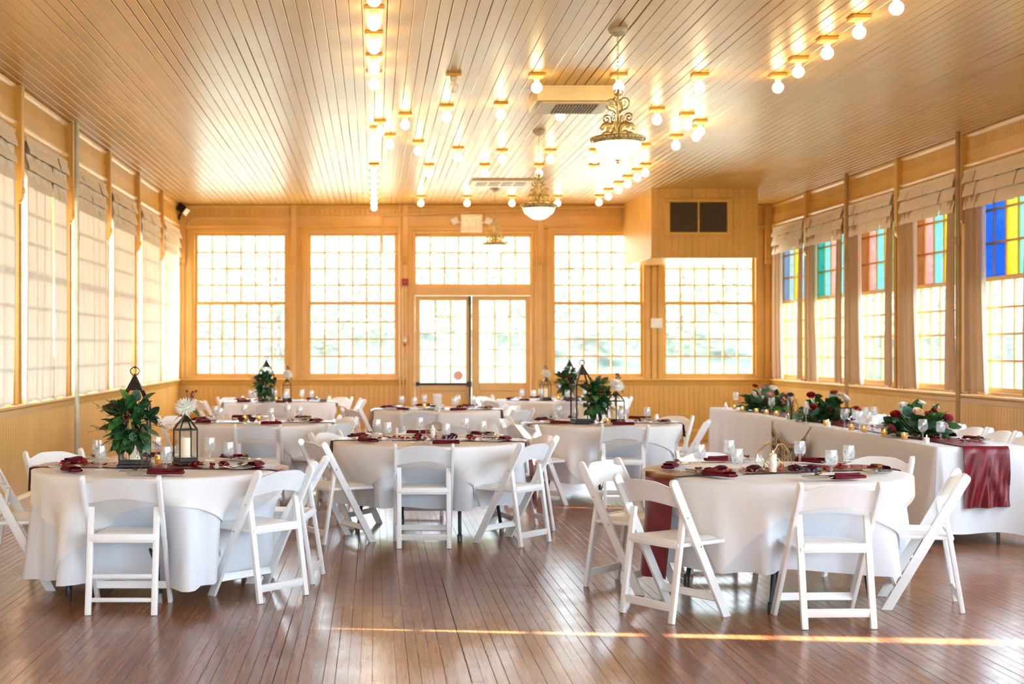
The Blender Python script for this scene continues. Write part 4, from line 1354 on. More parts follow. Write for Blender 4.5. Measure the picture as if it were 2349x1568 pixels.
# ================================================================== LANTERNS, GREENERY, CANDLES
def lantern(w, hb, ht, ring, candle_r, candle_h, name):
    """w body width, hb body height, ht height of apex"""
    t = thing(name, '', 'lantern')
    h = w / 2; p = w * .07
    part('base', G().box(-h * 1.1, -h * 1.1, 0, h * 1.1, h * 1.1, .018).box(-h, -h, .018, h, h, .045), 'lantern', t, bevel=.003, seg=1)
    g = G()
    for sx in (-1, 1):
        for sy in (-1, 1): g.box(sx * h - p * (sx > 0), sy * h - p * (sy > 0), .045, sx * h + p * (sx < 0), sy * h + p * (sy < 0), hb)
    g.box(-h, -h, hb - p, h, -h + p, hb).box(-h, h - p, hb - p, h, h, hb).box(-h, -h, hb - p, -h + p, h, hb).box(h - p, -h, hb - p, h, h, hb)
    part('body_frame', g, 'lantern', t, bevel=.0015, seg=1)
    rh = h * .52; zt = hb + (ht - hb) * .46
    g = G()
    for sx in (-1, 1):
        for sy in (-1, 1): g.bar((sx * (h - p / 2), sy * (h - p / 2), hb - .004), (sx * rh * .92, sy * rh * .92, zt), p, p)
    part('shoulder_strut', g, 'lantern', t)
    g = G(); g.add([(-rh * 1.1, -rh * 1.1, zt), (rh * 1.1, -rh * 1.1, zt), (rh * 1.1, rh * 1.1, zt), (-rh * 1.1, rh * 1.1, zt), (0, 0, ht)], [(3, 2, 1, 0), (0, 1, 4), (1, 2, 4), (2, 3, 4), (3, 0, 4)])
    part('roof_cap', g, 'lantern', t)
    if ring:
        g = G().tube([(.028 * math.cos(2 * PI * q / 16), 0, ht + .012 + .028 * math.sin(2 * PI * q / 16) * .9) for q in range(16)], .0035, 6, closed=True)
        g.sphere((0, 0, ht + .036), .008, 8, 5)
        part('ring', g, 'lantern', t, smooth=True)
    pn = G().add([(-h + p, 0, .045), (h - p, 0, .045), (h - p, 0, hb - p), (-h + p, 0, hb - p)], [(0, 1, 2, 3)]).mesh('pane', 'glass')
    for q in range(4): ob('pane', pn, t, (-(h - p / 2) * math.sin(-q * PI / 2), -(h - p / 2) * math.cos(-q * PI / 2), 0), (0, 0, q * PI / 2))
    cd = part('candle', G().lathe([(candle_r, .045), (candle_r, .045 + candle_h - .006), (candle_r * .92, .045 + candle_h), (candle_r * .5, .045 + candle_h - .008), (1e-6, .045 + candle_h - .009)], 18), 'wax', t, smooth=True)
    part('wick', G().tube([(0, 0, .045 + candle_h - .01), (.002, 0, .045 + candle_h + .008)], .0012, 5), 'black', cd)
    return t


KLB = Kit(lambda: lantern(.185, .385, .585, True, .048, .125, 'candle_lantern'))
KLS = Kit(lambda: lantern(.125, .225, .325, False, .031, .125, 'candle_lantern'))


def leaf_mesh(mat, wid=.30, curl=.18):
    n = 6; vs = []; fs = []
    for i in range(n + 1):
        u = i / n
        w = wid * math.sin(PI * min(1, u ** .8)) ** .75 if 0 < i < n else .0
        z = -curl * u * u + .05 * math.sin(u * PI)
        vs += [(u, -w, z + .10 * w), (u, 0, z - .02), (u, w, z + .10 * w)]
    for i in range(n):
        for j in range(2): fs.append((i * 3 + j, (i + 1) * 3 + j, (i + 1) * 3 + j + 1, i * 3 + j + 1))
    return G().add(vs, fs).mesh('leaf', mat, smooth=True, ang=60)


LEAF = [leaf_mesh('leaf0'), leaf_mesh('leaf0', .34, .05), leaf_mesh('leaf1', .32, .25), leaf_mesh('leaf2', .36, .1), leaf_mesh('leaf3', .20, .3)]


def orient(o, d, roll):
    q = Vector(d).to_track_quat('X', 'Z'); o.rotation_mode = 'QUATERNION'
    from mathutils import Quaternion
    o.rotation_quaternion = q @ Quaternion((1, 0, 0), roll)


def spray(g, r, p, d, L, n=7):
    p = Vector(p); d = Vector(d).normalized(); pts = [p + d * L * k / 5 + Vector((0, 0, -.06 * L * (k / 5) ** 2)) for k in range(6)]
    g.tube(pts, [.0016, .0014, .0013, .0012, .001, .0008], 4)
    for q in range(n):
        b = pts[1 + q % 5]; e = b + (d + Vector((r.uniform(-.8, .8), r.uniform(-.8, .8), r.uniform(-.8, .8)))) * L * .3
        g.tube([b, e], .0009, 4); g.sphere(e, .0032, 5, 4)


def bouquet(seed, rx, ry, rz, nleaf, lsz, weights, sprays=5, berries=True, front=True, up=False):
    r = random.Random(seed)
    t = thing('greenery_bouquet', '', 'bouquet')
    for q in range(nleaf):
        if up:
            a = r.uniform(0, 2 * PI); ph = math.acos(r.uniform(.0, 1)); d = Vector((math.sin(ph) * math.cos(a), math.sin(ph) * math.sin(a), math.cos(ph) * .9 + .05))
        else:
            a = r.uniform(0, 2 * PI); cz = r.uniform(-1, 1); sr = math.sqrt(1 - cz * cz); d = Vector((sr * math.cos(a), -abs(sr * math.sin(a)) if front else sr * math.sin(a), cz))
        f = r.uniform(.35, .95)
        base = Vector((d.x * rx * f, d.y * ry * f, d.z * rz * f))
        dd = (d + Vector((r.uniform(-.6, .6), r.uniform(-.5, .3), r.uniform(-.5, .6)))).normalized()
        L = lsz * r.uniform(.75, 1.25)
        o = ob('leaf', r.choices(LEAF, weights)[0], t, base - dd * L * .3, (0, 0, 0), (L, L, L))
        orient(o, dd, r.uniform(-1.1, 1.1))
    g = G()
    for q in range(14):
        a = r.uniform(0, 6.28); e = (rx * .7 * math.cos(a), -ry * r.uniform(.0, .8), rz * .8 * math.sin(a)) if not up else (rx * .7 * math.cos(a), ry * .7 * math.sin(a), rz * r.uniform(.2, .8))
        g.tube([(0, 0, -rz * .3 if not up else .01), (e[0] * .5, e[1] * .5, e[2] * .4), e], .003, 5)
    part('stem', g, 'twig', t, smooth=True)
    if sprays:
        g = G()
        for q in range(sprays):
            a = [2.7, 3.3, 3.7, 5.6, 5.0, .2, 2.4][q % 7] + r.uniform(-.2, .2)
            spray(g, r, (rx * .5 * math.cos(a), -ry * .6, rz * .6 * math.sin(a)), (math.cos(a), -.3, math.sin(a) * .7), rx * .75, 16)
        part('seeded_twig', g, 'twig', t)['kind'] = 'stuff'
    if berries:
        bm_ = G().sphere((0, 0, 0), .0078, 8, 6).mesh('berry', 'berry', smooth=True)
        for q in range(11): ob('berry', bm_, t, (-.02 + r.uniform(-.024, .024), -ry * 1.02 + r.uniform(-.012, .01), .05 + r.uniform(-.04, .035)))
        g = G()
        for q in range(60):
            d = Vector((r.gauss(0, 1), -abs(r.gauss(0, 1)), r.gauss(0, 1))).normalized() * .024
            g.sphere((.02 + d.x, -ry * .98 + d.y, -.07 + d.z), .0042, 5, 4)
        part('seed_cluster', g, 'leaf2', t, smooth=True)
    return t


def build_mum():
    t = thing('white_flower', '', 'flower')
    g = G(); r = random.Random(5)
    for ring_, (n, el, L) in enumerate(((7, 80, .022), (12, 62, .028), (16, 42, .034), (18, 20, .038), (18, 0, .038), (16, -20, .034))):
        for q in range(n):
            a = 2 * PI * (q + .5 * (ring_ % 2)) / n; e = R(el)
            d = Vector((math.cos(a) * math.cos(e), math.sin(a) * math.cos(e), math.sin(e)))
            sd = Vector((-math.sin(a), math.cos(a), 0)); up = sd.cross(d)
            b = d * .008
            g.add([b, b + d * L * .5 + sd * .0055 + up * .002, b + d * L + up * -.002, b + d * L * .5 - sd * .0055 + up * .002], [(0, 1, 2, 3)])
    o = ob('bloom', g.mesh('bloom', 'mum'), t, (0, 0, .036), (R(35), R(-15), 0), (1.15, 1.15, 1))
    part('bloom_core', G().sphere((0, 0, .036), .022, 10, 7), 'mum', t, smooth=True)
    part('stem', G().tube([(0, 0, .03), (.004, .004, .01), (-.01, .01, -.03)], .003, 5), 'leaf0', t, smooth=True)
    o = ob('leaf', LEAF[0], t, (.02, .0, .03), (0, 0, 0), (.055, .055, .055)); orient(o, (.6, -.2, -.5), .3)
    o = ob('leaf', LEAF[4], t, (-.015, 0, .0), (0, 0, 0), (.05, .05, .05)); orient(o, (-.8, -.2, -.3), .3)
    g = G(); g2 = G()
    for q in range(6):
        e = (.015 + r.uniform(-.012, .03), r.uniform(-.01, .02), .075 + r.uniform(0, .03)); g.tube([(.008, 0, .03), e], .0015, 4); g2.sphere(e, .006, 7, 5)
    part('berry_stem', g, 'twig', t); part('berry', g2, 'berry', t, smooth=True)
    return t


def build_votive():
    t = thing('votive_candle', '', 'candle')
    part('gold_cup', G().lathe([(.019, 0), (.024, .003), (.027, .03), (.029, .058), (.0275, .058), (.0255, .03), (.022, .006), (1e-6, .005)], 18), 'goldglass', t, smooth=True)
    part('wax', G().lathe([(1e-6, .007), (.021, .007), (.0245, .03), (.0245, .034), (1e-6, .032)], 14), 'wax', t, smooth=True)
    part('flame', G().lathe([(1e-6, .036), (.004, .041), (.0035, .047), (1e-6, .056)], 8), 'flame', t, smooth=True)
    return t


def build_pillar(h=.05, rr=.02, lit=True):
    t = thing('pillar_candle', '', 'candle')
    part('wax', G().lathe([(rr, 0), (rr, h - .004), (rr * .9, h), (rr * .4, h - .005), (1e-6, h - .005)], 18), 'waxwhite', t, smooth=True)
    part('wick', G().tube([(0, 0, h - .006), (.001, 0, h + .006)], .001, 5), 'black', t)
    if lit: part('flame', G().lathe([(1e-6, h + .003), (.004, h + .008), (.0035, h + .014), (1e-6, h + .024)], 8), 'flame', t, smooth=True)
    return t


KV = Kit(build_votive); KM = Kit(build_mum)
KBQ = Kit(lambda: bouquet(11, .16, .10, .195, 125, .10, [5, 4, 1.5, .8, 1.2], 6))
SETL = {1: ((-1.503, 8.22, R(4)), (-1.205, 8.36, R(28)), (-1.49, 8.08, 1.03), [(-1.37, 8.33)]),
        5: ((2.06, 12.95, R(10)), (2.385, 12.9, R(38)), (2.17, 12.80, 1.02), [(2.28, 12.75)]),
        7: ((-1.50, 18.2, R(20)), (-1.22, 18.35, R(5)), (-1.49, 18.06, .99), [(-1.36, 18.2)]),
        8: ((2.80, 18.75, R(0)), (2.44, 18.6, R(15)), (2.74, 18.6, 1.03), [(2.62, 18.6)])}
for k, (lb, ls, bq, vs) in SETL.items():
    nm = TB[k][4]
    KLB.put((lb[0], lb[1], ZI + .004), lb[2], 'tall dark candle lantern behind the greenery on the ' + nm, 'tall lanterns')
    KLS.put((ls[0], ls[1], ZI + .004), ls[2], 'short dark candle lantern with a flower on top, on the ' + nm, 'short lanterns')
    KBQ.put(bq, R({1: 0, 5: 30, 7: -20, 8: 15}[k]), 'leafy bouquet with berries tied to the tall lantern, ' + nm, 'greenery bouquets', 1.0)
    KM.put((ls[0] + .004, ls[1] - .012, ZI + .004 + .312), R(10 * k), 'white flower on the short lantern of the ' + nm, 'white flowers', 1.7 if k > 1 else 1.5)
    for q, (vx, vy) in enumerate(vs): KV.put((vx, vy, ZI + .006), 0, 'lit gold votive candle beside the lanterns on the ' + nm, 'gold votives')


# geometric terrarium
def build_terrarium():
    t = thing('geometric_terrarium', '', 'terrarium')
    rings = [(.055, 0.0, 0), (.105, .055, 30), (.105, .115, 0), (.055, .165, 30)]
    P = [[(r_ * math.cos(R(60 * q + a)), r_ * math.sin(R(60 * q + a)), z) for q in range(6)] for (r_, z, a) in rings]
    g = G()
    E = []
    for q in range(6):
        E += [(P[0][q], P[0][(q + 1) % 6]), (P[3][q], P[3][(q + 1) % 6]), (P[0][q], P[1][q]), (P[0][q], P[1][q - 1]), (P[1][q], P[2][q]), (P[1][q], P[2][(q + 1) % 6]), (P[2][q], P[3][q]), (P[2][q], P[3][q - 1])]
    for (p, q) in E: g.tube([p, q], .0017, 6)
    part('wire_frame', g, 'gold', t, smooth=True)
    for q in range(6):
        for (vs) in ((P[0][q], P[0][(q + 1) % 6], P[1][q]), (P[0][q], P[1][q], P[1][q - 1]), (P[1][q - 1], P[1][q], P[2][q]), (P[2][q], P[1][q], P[2][(q + 1) % 6]), (P[2][q], P[3][q], P[3][q - 1]), (P[2][q], P[2][(q + 1) % 6], P[3][q])):
            if q in (4,) and vs[0][2] > .05: continue
            part('pane', G().add(vs, [(0, 1, 2)]), 'glass', t)
    return t


KTE = Kit(build_terrarium)


def build_tall_pillar(): return build_pillar(.105, .021)


KPT = Kit(build_tall_pillar)
KPS = Kit(lambda: build_pillar(.045, .02))
KTE.put((2.40, 7.86, ZI + .006), R(12), 'gold-wired geometric glass terrarium on the front right table', 'geometric terrariums')
KPT.put((2.385, 7.82, ZI + .007), 0, 'lit cream pillar candle inside the terrarium on the front right table', 'pillar candles')
KTE.put((.50, 10.69, ZI + .006), R(5), 'gold-wired geometric glass terrarium on the middle table', 'geometric terrariums', .8)
KPT.put((.48, 10.67, ZI + .007), 0, 'lit pillar candle inside the terrarium on the middle table', 'pillar candles', .85)
for (x, y, l) in ((-1.30, 13.2, 'left of two lit votives on the second-row left table'), (-1.16, 13.22, 'right of two lit votives on the second-row left table'), (.62, 16.0, 'lit gold votive among flowers on the table before the door')):
    KV.put((x, y, ZI + .006), 0, 'gold votive candle, ' + l, 'gold votives')
KPS.put((-1.02, 13.2, ZI + .006), 0, 'short white candle beside a green leaf on the second-row left table', 'pillar candles')


def rose_mesh(mat):
    g = G()
    for (n, r_, h_, tw, fl) in ((3, .010, .030, 0, .0), (4, .016, .030, .5, .2), (5, .024, .028, .2, .5), (6, .031, .022, .9, .9)):
        for q in range(n):
            a0 = 2 * PI * q / n + tw

            def fn(u, v):
                a = a0 + (u - .5) * 2 * PI / n * 1.5
                e = 1 - (abs(u - .5) * 2) ** 3 * .35
                rr = r_ * (.35 + .65 * math.sin(v * PI * .55)) * (1 + fl * .35 * v ** 2)
                return (rr * math.cos(a), rr * math.sin(a), h_ * v * e)
            g.grid(fn, 5, 4)
    return g.mesh('rose', mat, smooth=True, ang=60)


ROSE = {c: rose_mesh(c) for c in ('rose', 'mum', 'peach', 'pink', 'petal2', 'navy')}


# loose ribbon flowers on the runner
def build_ribbon_flower(mat):
    t = thing('ribbon_flower', '', 'flower')
    for q in range(4):
        a = q * 1.6 + .3; g = G()
        n_ = 12
        def lp(u, v, a=a):
            t_ = 2 * PI * u; rr = .022 - .022 * math.cos(t_); w = (v - .5) * .022 * (.4 + .6 * math.sin(PI * u))
            sd = .012 * math.sin(t_)
            return (rr * math.cos(a) - (w + sd * .3) * math.sin(a), rr * math.sin(a) + (w + sd * .3) * math.cos(a), .004 + .016 * math.sin(PI * u) + sd)
        g.grid(lp, n_, 3)
        part('ribbon_loop', g, mat, t, smooth=True)
    ob('bloom', ROSE['petal2'], t, (0, 0, .015), (0, 0, 0), (.8, .8, .8))
    return t


KRN = Kit(lambda: build_ribbon_flower('navy')); KRR = Kit(lambda: build_ribbon_flower('petal'))
KRD = Kit(lambda: build_ribbon_flower('petal2'))
for kit, x, y, s, l in ((KRN, 2.53, 7.86, 1.1, 'navy ribbon flower just right of the front right terrarium'), (KRN, 2.61, 7.80, 1.2, 'second navy ribbon flower beside the goblets, front right table'), (KRR, 2.06, 7.76, 1.2, 'red ribbon flower left of the front right terrarium'), (KRR, 1.98, 7.72, 1.0, 'outer red ribbon flower on the front right runner'), (KRD, 2.27, 7.80, 1.2, 'dark flower at the foot of the front right terrarium'),
                        (KRN, .60, 10.60, 1.2, 'navy ribbon flower beside the candle on the middle table'), (KRD, .64, 10.70, 1.2, 'dark violet flower beside the candle on the middle table'), (KRR, .36, 10.64, 1.2, 'red ribbon flower left of the candle on the middle table'), (KRR, .78, 10.66, 1.0, 'red ribbon flower right of the candle on the middle table'),
                        (KRD, -1.33, 13.1, 1.3, 'dark flower before the votives on the second-row left table'), (KRD, -1.22, 13.12, 1.3, 'dark flower between the votives, second-row left table'),
                        (KRN, .72, 16.0, 1.2, 'navy flower on the table before the double door'), (KRR, 1.05, 16.02, 1.1, 'red ribbon flower on the table before the door'),
                        (KRR, -1.12, 8.22, .9, 'red ribbon flower at the foot of the small lantern, front left table'), (KRR, -.95, 8.25, .8, 'small red ribbon flower right of the lanterns, front left table')):
    kit.put((x, y, ZI + .004), rnd.uniform(0, 6), l, 'ribbon flowers', s)
# hurricane vase on the table before the door
t = thing('hurricane_vase', 'tall clear glass hurricane vase on the table before the door', 'vase', (.79, 16.25, ZI + .006))
part('cylinder', G().lathe([(.05, 0), (.055, .01), (.055, .17), (.053, .17), (.052, .012), (1e-6, .01)], 20), 'plate', t, smooth=True)
part('candle', G().lathe([(.022, .012), (.022, .09), (1e-6, .088)], 12), 'wax', t, smooth=True)
t = thing('serving_dish', 'white oval serving dish on the table before the double door', 'dish', (.72, 15.85, ZI + .006))
part('dish', G().lathe([(.06, 0), (.09, .012), (.13, .022), (.132, .025), (.09, .018), (1e-6, .014)], 28), 'vinyl', t, smooth=True)

# ================================================================== HEAD TABLE
HX0, HX1, HY0, HY1 = 4.30, 5.02, 10.0, 16.75
n = 0
for i in range(3):
    t = thing('folding_table', 'long folding table under the head table cloth, %s of three from the near end' % ORD[i], 'table', ((HX0 + HX1) / 2, HY0 + 1.15 + 2.22 * i, 0), 0, 'head table sections')
    part('tabletop', G().box(-.345, -1.09, .70, .345, 1.09, .738), 'ivory', t, bevel=.008)
    for s in (-1, 1):
        for q in (-1, 1):
            part('leg', G().tube([(q * .26, s * .80, .70), (q * .27, s * .82, .02), (q * .27, s * .82, 0)], .014, 8), 'darkleg', t, smooth=True)
        part('leg_brace', G().tube([(-.265, s * .81, .3), (.265, s * .81, .3)], .01, 8), 'darkleg', t, smooth=True)


def head_cloth():
    r = random.Random(77); ph = [r.uniform(0, 6.28) for _ in range(6)]
    x0, x1, y0, y1 = HX0, HX1, HY0, HY1
    rc = .025
    per = []     # (x,y,nx,ny,s,corner)
    def seg(p, q, nn, norm):
        for k in range(nn):
            f = k / nn; per.append((p[0] + (q[0] - p[0]) * f, p[1] + (q[1] - p[1]) * f, norm[0], norm[1]))
    def cor(c, a0):
        for k in range(5):
            a = R(a0 + 90 * k / 5); per.append((c[0] + rc * math.cos(a), c[1] + rc * math.sin(a), math.cos(a), math.sin(a)))
    seg((x0 + rc, y0), (x1 - rc, y0), 30, (0, -1)); cor((x1 - rc, y0 + rc), -90)
    seg((x1, y0 + rc), (x1, y1 - rc), 120, (1, 0)); cor((x1 - rc, y1 - rc), 0)
    seg((x1 - rc, y1), (x0 + rc, y1), 24, (0, 1)); cor((x0 + rc, y1 - rc), 90)
    seg((x0, y1 - rc), (x0, y0 + rc), 170, (-1, 0)); cor((x0 + rc, y0 + rc), 180)
    n = len(per); g = G(); vs = []; fs = []
    cxm, cym = (x0 + x1) / 2, (y0 + y1) / 2
    for f in (.0, .9, .995):
        for (x, y, nx, ny) in per: vs.append((cxm + (x - cxm) * (.02 + .98 * f), y if f > 0 else cym + (y - cym) * .98, .743))
    drops = 12
    for q in range(drops + 1):
        f = q / drops
        for i, (x, y, nx, ny) in enumerate(per):
            corner = abs(nx * ny) * 2
            dist_near = abs(y - y0)
            dep = .006 + f * (.64 + .01 * math.sin(i * .2))
            nearcorner = math.exp(-((x - x1) ** 2 + (y - y0) ** 2) / .03)
            nc2 = math.exp(-((x - x0) ** 2 + (y - y0) ** 2) / .02)
            ss = x * (1 - abs(nx)) * 1 + y * (1 - abs(ny))
            amp = .010 if nx < -.5 else .022
            fold = amp * (math.sin(ss * 9 + ph[0]) + .6 * math.sin(ss * 17 + ph[1]) + .5 * math.sin(ss * 4.3 + ph[2]))
            o = .006 + f * (.025 + fold) + nearcorner * f * .20 + nc2 * f * .06
            if nx > .5: o = min(o, .03 + nearcorner * f * .1)
            dx, dy = nx, ny
            vs.append((x + dx * o, y + dy * o - nearcorner * f * .04, .743 - dep - nearcorner * f * .035))
    m = 3 + drops + 1
    for i in range(m - 1):
        for k in range(n):
            k2 = (k + 1) % n; fs.append((i * n + k, i * n + k2, (i + 1) * n + k2, (i + 1) * n + k))
    return g.add(vs, fs)


t = thing('tablecloth', 'long white cloth covering the whole head table along the right wall', 'tablecloth')
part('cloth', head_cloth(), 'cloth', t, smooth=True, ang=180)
# runner along the head table and its fall over the near end
t = thing('table_runner', 'burgundy satin runner falling over the near end of the head table', 'runner')


def hr(u, v):
    w = .35; xc = 4.665
    L = 6.2; hangd = .46; tot = L + hangd; s = u * tot
    x = xc + (v - .5) * w
    if s < hangd:
        dep = hangd - s; q = dep / hangd
        fo = .012 * math.sin((v - .5) * 9 + 1.5 * q) * q + .020 * math.cos(abs(v - .5) * 16 - 7 * q + .6) * q ** .7 + .006 * math.sin(v * 40 + 9 * q) * q
        return (x - .01 * q, HY0 - .045 - .04 * q - fo, .7505 - dep + .012 * (v - .5) * q)
    yy = HY0 + (s - hangd)
    return (x, yy if s > hangd + .02 else HY0 - .02, .752 + .002 * math.sin(yy * 14) * math.sin(v * 6))


part('satin_strip', G().grid(hr, 200, 36), 'satin', t, smooth=True, ang=180)
g = G(); r = random.Random(9)
for q in range(160):
    px, py = 4.665 + r.gauss(0, .08), r.uniform(10.15, 16.2)
    a = r.uniform(0, 6.28); s = r.uniform(.012, .024); c, sn = math.cos(a), math.sin(a); z = .757 + r.uniform(0, .01)
    pts = [(-1, -.5, .2), (0, -.8, 0), (1, -.4, .5), (1.1, .4, .6), (0, .8, 0), (-1, .5, .25)]
    g.add([(px + s * (c * u - sn * v), py + s * (sn * u + c * v), z + s * max(0, w)) for u, v, w in pts], [(0, 1, 4, 5), (1, 2, 3, 4)])
tag(ob('rose_petals', g.mesh('rose_petals', 'petal')), 'loose red petals scattered along the head table runner', 'petals', None, 'stuff')


def PT(px, py, z=.752):
    """point of the head table top seen at a place in the photograph (worked out once, stands in the room)"""
    Y = (CAMH - z) * F / (py - CY); return ((px - CX) * Y / F, Y, z)


def build_wine():
    t = thing('wine_glass', '', 'glass')
    part('glass', G().lathe([(.034, 0), (.034, .002), (.010, .007), (.0045, .015), (.004, .07), (.007, .08), (.024, .092), (.035, .115), (.037, .135), (.034, .165), (.031, .185), (.0298, .185), (.033, .16), (.0355, .135), (.033, .115), (.02, .095), (1e-6, .09)], 20), 'crystal', t, smooth=True)
    part('water', G().lathe([(1e-6, .091), (.02, .096), (.032, .115), (.0345, .132), (1e-6, .132)], 16), 'glass', t, smooth=True)
    return t


KWG = Kit(build_wine)
for i, (px, py) in enumerate([(1678, 931), (1722, 938), (1745, 943), (1770, 949), (1912, 984), (1950, 990), (1986, 993), (2081, 1015)]):
    x, y, z = PT(px, py)
    KWG.put((max(x, HX0 + .04), min(y, HY1 - .08), .7535), 0, 'tall wine glass on the head table front edge, %s from its far end' % ORD[i], 'head table wine glasses')
for i, (px, py) in enumerate([(1702, 929), (1963, 976), (2005, 966), (1985, 968), (2158, 1009)]):
    x, y, z = PT(px, py)
    KG.put((x, min(y, HY1 - .08), .7535), 0, 'stemmed water goblet toward the back of the head table, %s from its far end' % ORD[i], 'head table goblets')


def build_flute():
    t = thing('champagne_flute', '', 'glass')
    part('glass', G().lathe([(.03, 0), (.03, .002), (.006, .008), (.004, .02), (.004, .075), (.010, .085), (.022, .12), (.027, .17), (.025, .22), (.0238, .22), (.0258, .17), (.02, .12), (1e-6, .088)], 18), 'crystal', t, smooth=True)
    return t


KF = Kit(build_flute)
x, y, z = PT(1812, 955); KF.put((x, y, .7535), 0, 'champagne flute with dark ribbon at the middle of the head table', 'champagne flutes')
t = thing('flute_ribbon', 'dark violet ribbon rose sticking out of the left champagne flute', 'ribbon', (x, y, .7535))
ob('bloom', ROSE['navy'], t, (0.005, 0, .215), (0, 0, 0), (1.1, 1.1, 1.6)); part('ribbon_tail', G().tube([(0, 0, .215), (.01, 0, .16), (0.002, 0, .11)], .006, 6), 'navy', t, smooth=True)
x, y, z = PT(1849, 972); KF.put((x, y, .7535), 0, 'plain champagne flute right of the twig bundle on the head table', 'champagne flutes')
for i, (px, py) in enumerate([(1685, 939), (1703, 943), (1735, 948), (1758, 951), (1781, 954), (1887, 977), (1931, 987), (1965, 992), (1976, 1000), (2045, 1008)]):
    x, y, z = PT(px, py); x = max(x, HX0 + .035)
    KV.put((x, y, .7535), 0, 'lit gold votive on the head table front edge, %s from its far end' % ORD[i], 'head table votives')
for i, (px, py) in enumerate([(1665, 936), (1800, 962), (1872, 978), (2098, 1017)]):
    x, y, z = PT(px, py); x = max(x, HX0 + .03)
    KPS.put((x, y, .7535), 0, 'stubby white candle on the head table front edge, %s from its far end' % ORD[i], 'head table white candles')


def arrangement(seed, rx, ry, rz, roses):
    t = bouquet(seed, rx, ry, rz, 125, .125, [3, 3, 3, 3, 2], 0, False, False, True)
    t.name = 'flower_arrangement'; t['category'] = 'flowers'
    r = random.Random(seed)
    for (u, v, w, c, s) in roses:
        s *= .72; o = ob('rose', ROSE[c], t, (u * rx, v * ry, w * rz + .02), (0, 0, 0), (s, s, s * 1.25)); orient(o, (0, 0, 1), 0)
        o.rotation_mode = 'XYZ'; o.rotation_euler = (R(50 * max(-1, min(1, -v))) + R(20), R(40 * u), r.uniform(0, 3))
    return t


RL = [(-.75, -.35, .62, 'rose', 1.5), (-.2, -.5, .68, 'peach', 1.8), (.02, -.55, .62, 'rose', 1.3), (.70, -.35, .50, 'rose', 1.5), (-.45, -.1, .9, 'mum', 1.5), (.1, .1, .98, 'mum', 1.4), (.35, -.2, .75, 'rose', 1.1), (-.95, -.5, .2, 'rose', 1.3)]
RL2 = [(-.6, -.3, .85, 'rose', 1.6), (-.65, -.6, .42, 'rose', 1.6), (.45, -.45, .75, 'mum', 2.1), (.25, -.1, .95, 'rose', 1.3), (.9, -.4, .35, 'rose', 1.3), (-.2, .2, .8, 'petal2', 1.4)]
RL3 = [(-.55, -.45, .6, 'mum', 1.8), (-.1, -.2, .9, 'pink', 1.4), (.25, -.3, .85, 'mum', 1.8), (.75, -.3, .5, 'rose', 1.5), (-.3, .2, .95, 'rose', 1.4), (.5, -.6, .35, 'petal2', 1.4), (.05, -.5, .6, 'pink', 1.2)]
for seed, (x, y), sz, rl, lb in ((31, (4.60, 11.05), (.30, .24, .25), RL, 'lush rose and leaf arrangement at the near end of the head table'), (32, (4.63, 13.4), (.30, .28, .27), RL2, 'rose arrangement with large white bloom at the middle of the head table'), (33, (4.65, 15.6), (.30, .3, .27), RL3, 'white, pink and red flower arrangement at the far end of the head table')):
    t = arrangement(seed, *sz, rl + [(.55, .25, .85, 'mum', 1.2), (-.15, -.75, .35, 'petal2', 1.3), (.45, -.75, .3, 'pink', 1.1)]); t.location = (x, y, .755); tag(t, lb, 'flowers', 'head table flower arrangements')
t = thing('twig_bundle', 'upright bundle of bare brown twigs at the middle of the head table', 'twigs', (4.36, 13.65, .7535))
r = random.Random(4)
for q in range(16):
    a, rr = r.uniform(0, 6.28), r.uniform(0, .05); p = Vector((rr * math.cos(a), rr * math.sin(a), 0))
    part('twig', G().tube([p, p + Vector((r.uniform(-.02, .02), r.uniform(-.02, .02), .14)), p * 1.2 + Vector((r.uniform(-.05, .05), r.uniform(-.05, .05), r.uniform(.2, .30)))], [.004, .0035, .002], 5), 'twig', t)
t = thing('leaf_spray', 'small dark silvery leaf spray lying at the head table edge', 'foliage', (4.36, 11.4, .755))
for q in range(9):
    o = ob('leaf', LEAF[3 if q % 2 else 4], t, (.0, -.09 + q * .02, .004), (0, 0, 0), (.05, .05, .05)); orient(o, (-.4 if q % 2 else .6, .6, .25), .2)
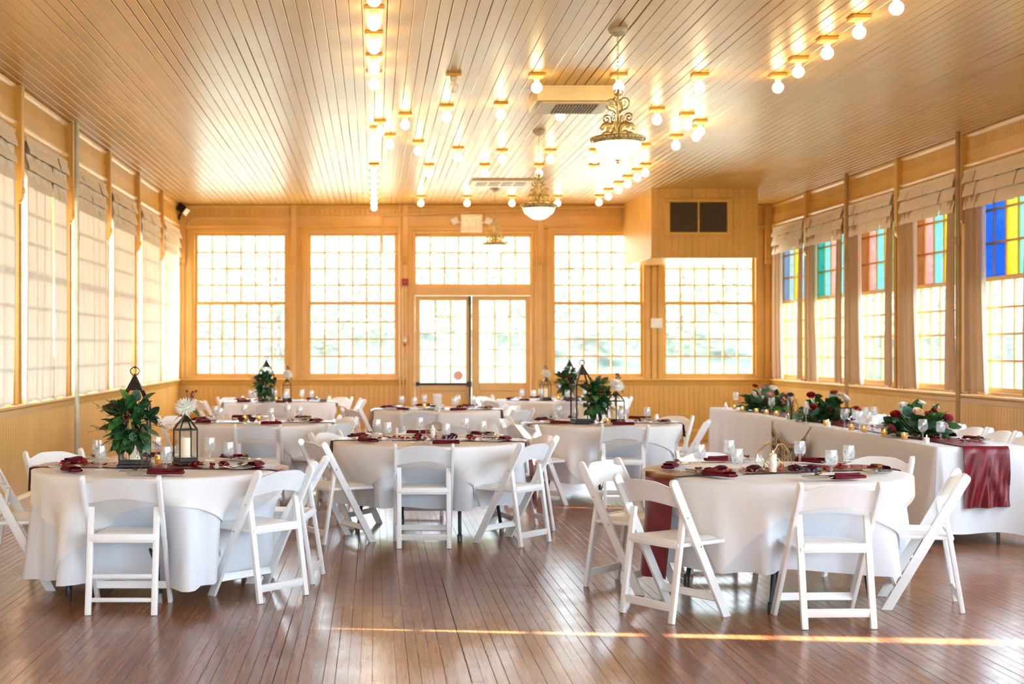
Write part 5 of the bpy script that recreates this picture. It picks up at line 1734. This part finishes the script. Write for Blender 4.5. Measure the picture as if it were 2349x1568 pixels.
# place settings behind the head table
for i, y in enumerate((10.5, 11.3, 11.88, 12.46, 14.3, 14.95)):
    KP_.put((4.86, y, .7535), 0, 'glass plate at a head table seat, %s from the near end' % ORD[i], 'head table plates')
    KN.put((4.87, y - .17 + .3 * (i == 0), .7535), R(96), 'folded burgundy napkin at a head table seat, %s from the near end' % ORD[i], 'head table napkins')
    KCU.put((4.86, y, .7715), R(85), 'tied knife and fork at a head table seat, %s from the near end' % ORD[i], 'head table cutlery')
# pennant banner
t = thing('pennant_banner', 'burlap pennant banner with black flags reading MR & MRS on the head table cloth', 'banner', (HX0 - .075, 0, 0))
y0, y1 = 13.88, 12.80
zz = lambda f: .672 - .030 * f - .135 * (1 - (2 * f - 1) ** 2)
pts = [(.02, y0 + .04, .725)] + [(0, y0 + (y1 - y0) * q / 20, zz(q / 20)) for q in range(21)] + [(.02, y1 - .10, .735)]
part('cord', G().tube(pts, .008, 6), 'burlap', t, smooth=True)
fw = .165
for i, ch in enumerate('MR&MRS'):
    f = .06 + .88 * i / 5
    yc, zc = y0 + (y1 - y0) * f, zz(f) - .01
    g = G(); h = .25
    # swallow-tailed flag; local: x toward room is -x
    sl = (zz(f + .02) - zz(f - .02)) / ((y1 - y0) * .04)
    def FZ(dy): return zc + sl * dy
    pts = [(yc + fw / 2, FZ(fw / 2)), (yc - fw / 2, FZ(-fw / 2)), (yc - fw / 2, zc - h), (yc, zc - h + .05), (yc + fw / 2, zc - h)]
    g.prism(pts, 'x', -.004, 0)
    fl_ = part('flag', g, 'burlap', t)
    k = .72
    pts2 = [(yc + (p[0] - yc) * k, zc - h * .48 + (p[1] - zc + h * .48) * .82) for p in pts]
    g = G(); g.prism(pts2, 'x', -.006, -.0042)
    part('black_panel', g, 'chalk', fl_)
    me = text_mesh(ch, .15, .0006, 'chalkwhite', 'lettering')
    ob('lettering', me, fl_, (-.0072, yc, zc - h * .46), (R(90), 0, R(-90)))

print('OBJECTS', len(bpy.data.objects), 'TRIS', sum(sum(len(p.vertices) - 2 for p in m.polygons) for m in bpy.data.meshes))
labs = {}
for o in COL.objects:
    if o.parent is None and o.type in ('MESH', 'EMPTY'):
        l = o.get('label')
        if not l and o.get('kind') != 'structure': print('NOLABEL', o.name)
        if l: labs.setdefault(l, []).append(o.name)
for l, v in labs.items():
    if len(v) > 1: print('DUP', l, v)
    n_ = len(l.split())
    if n_ < 4 or n_ > 16: print('LEN', n_, l)
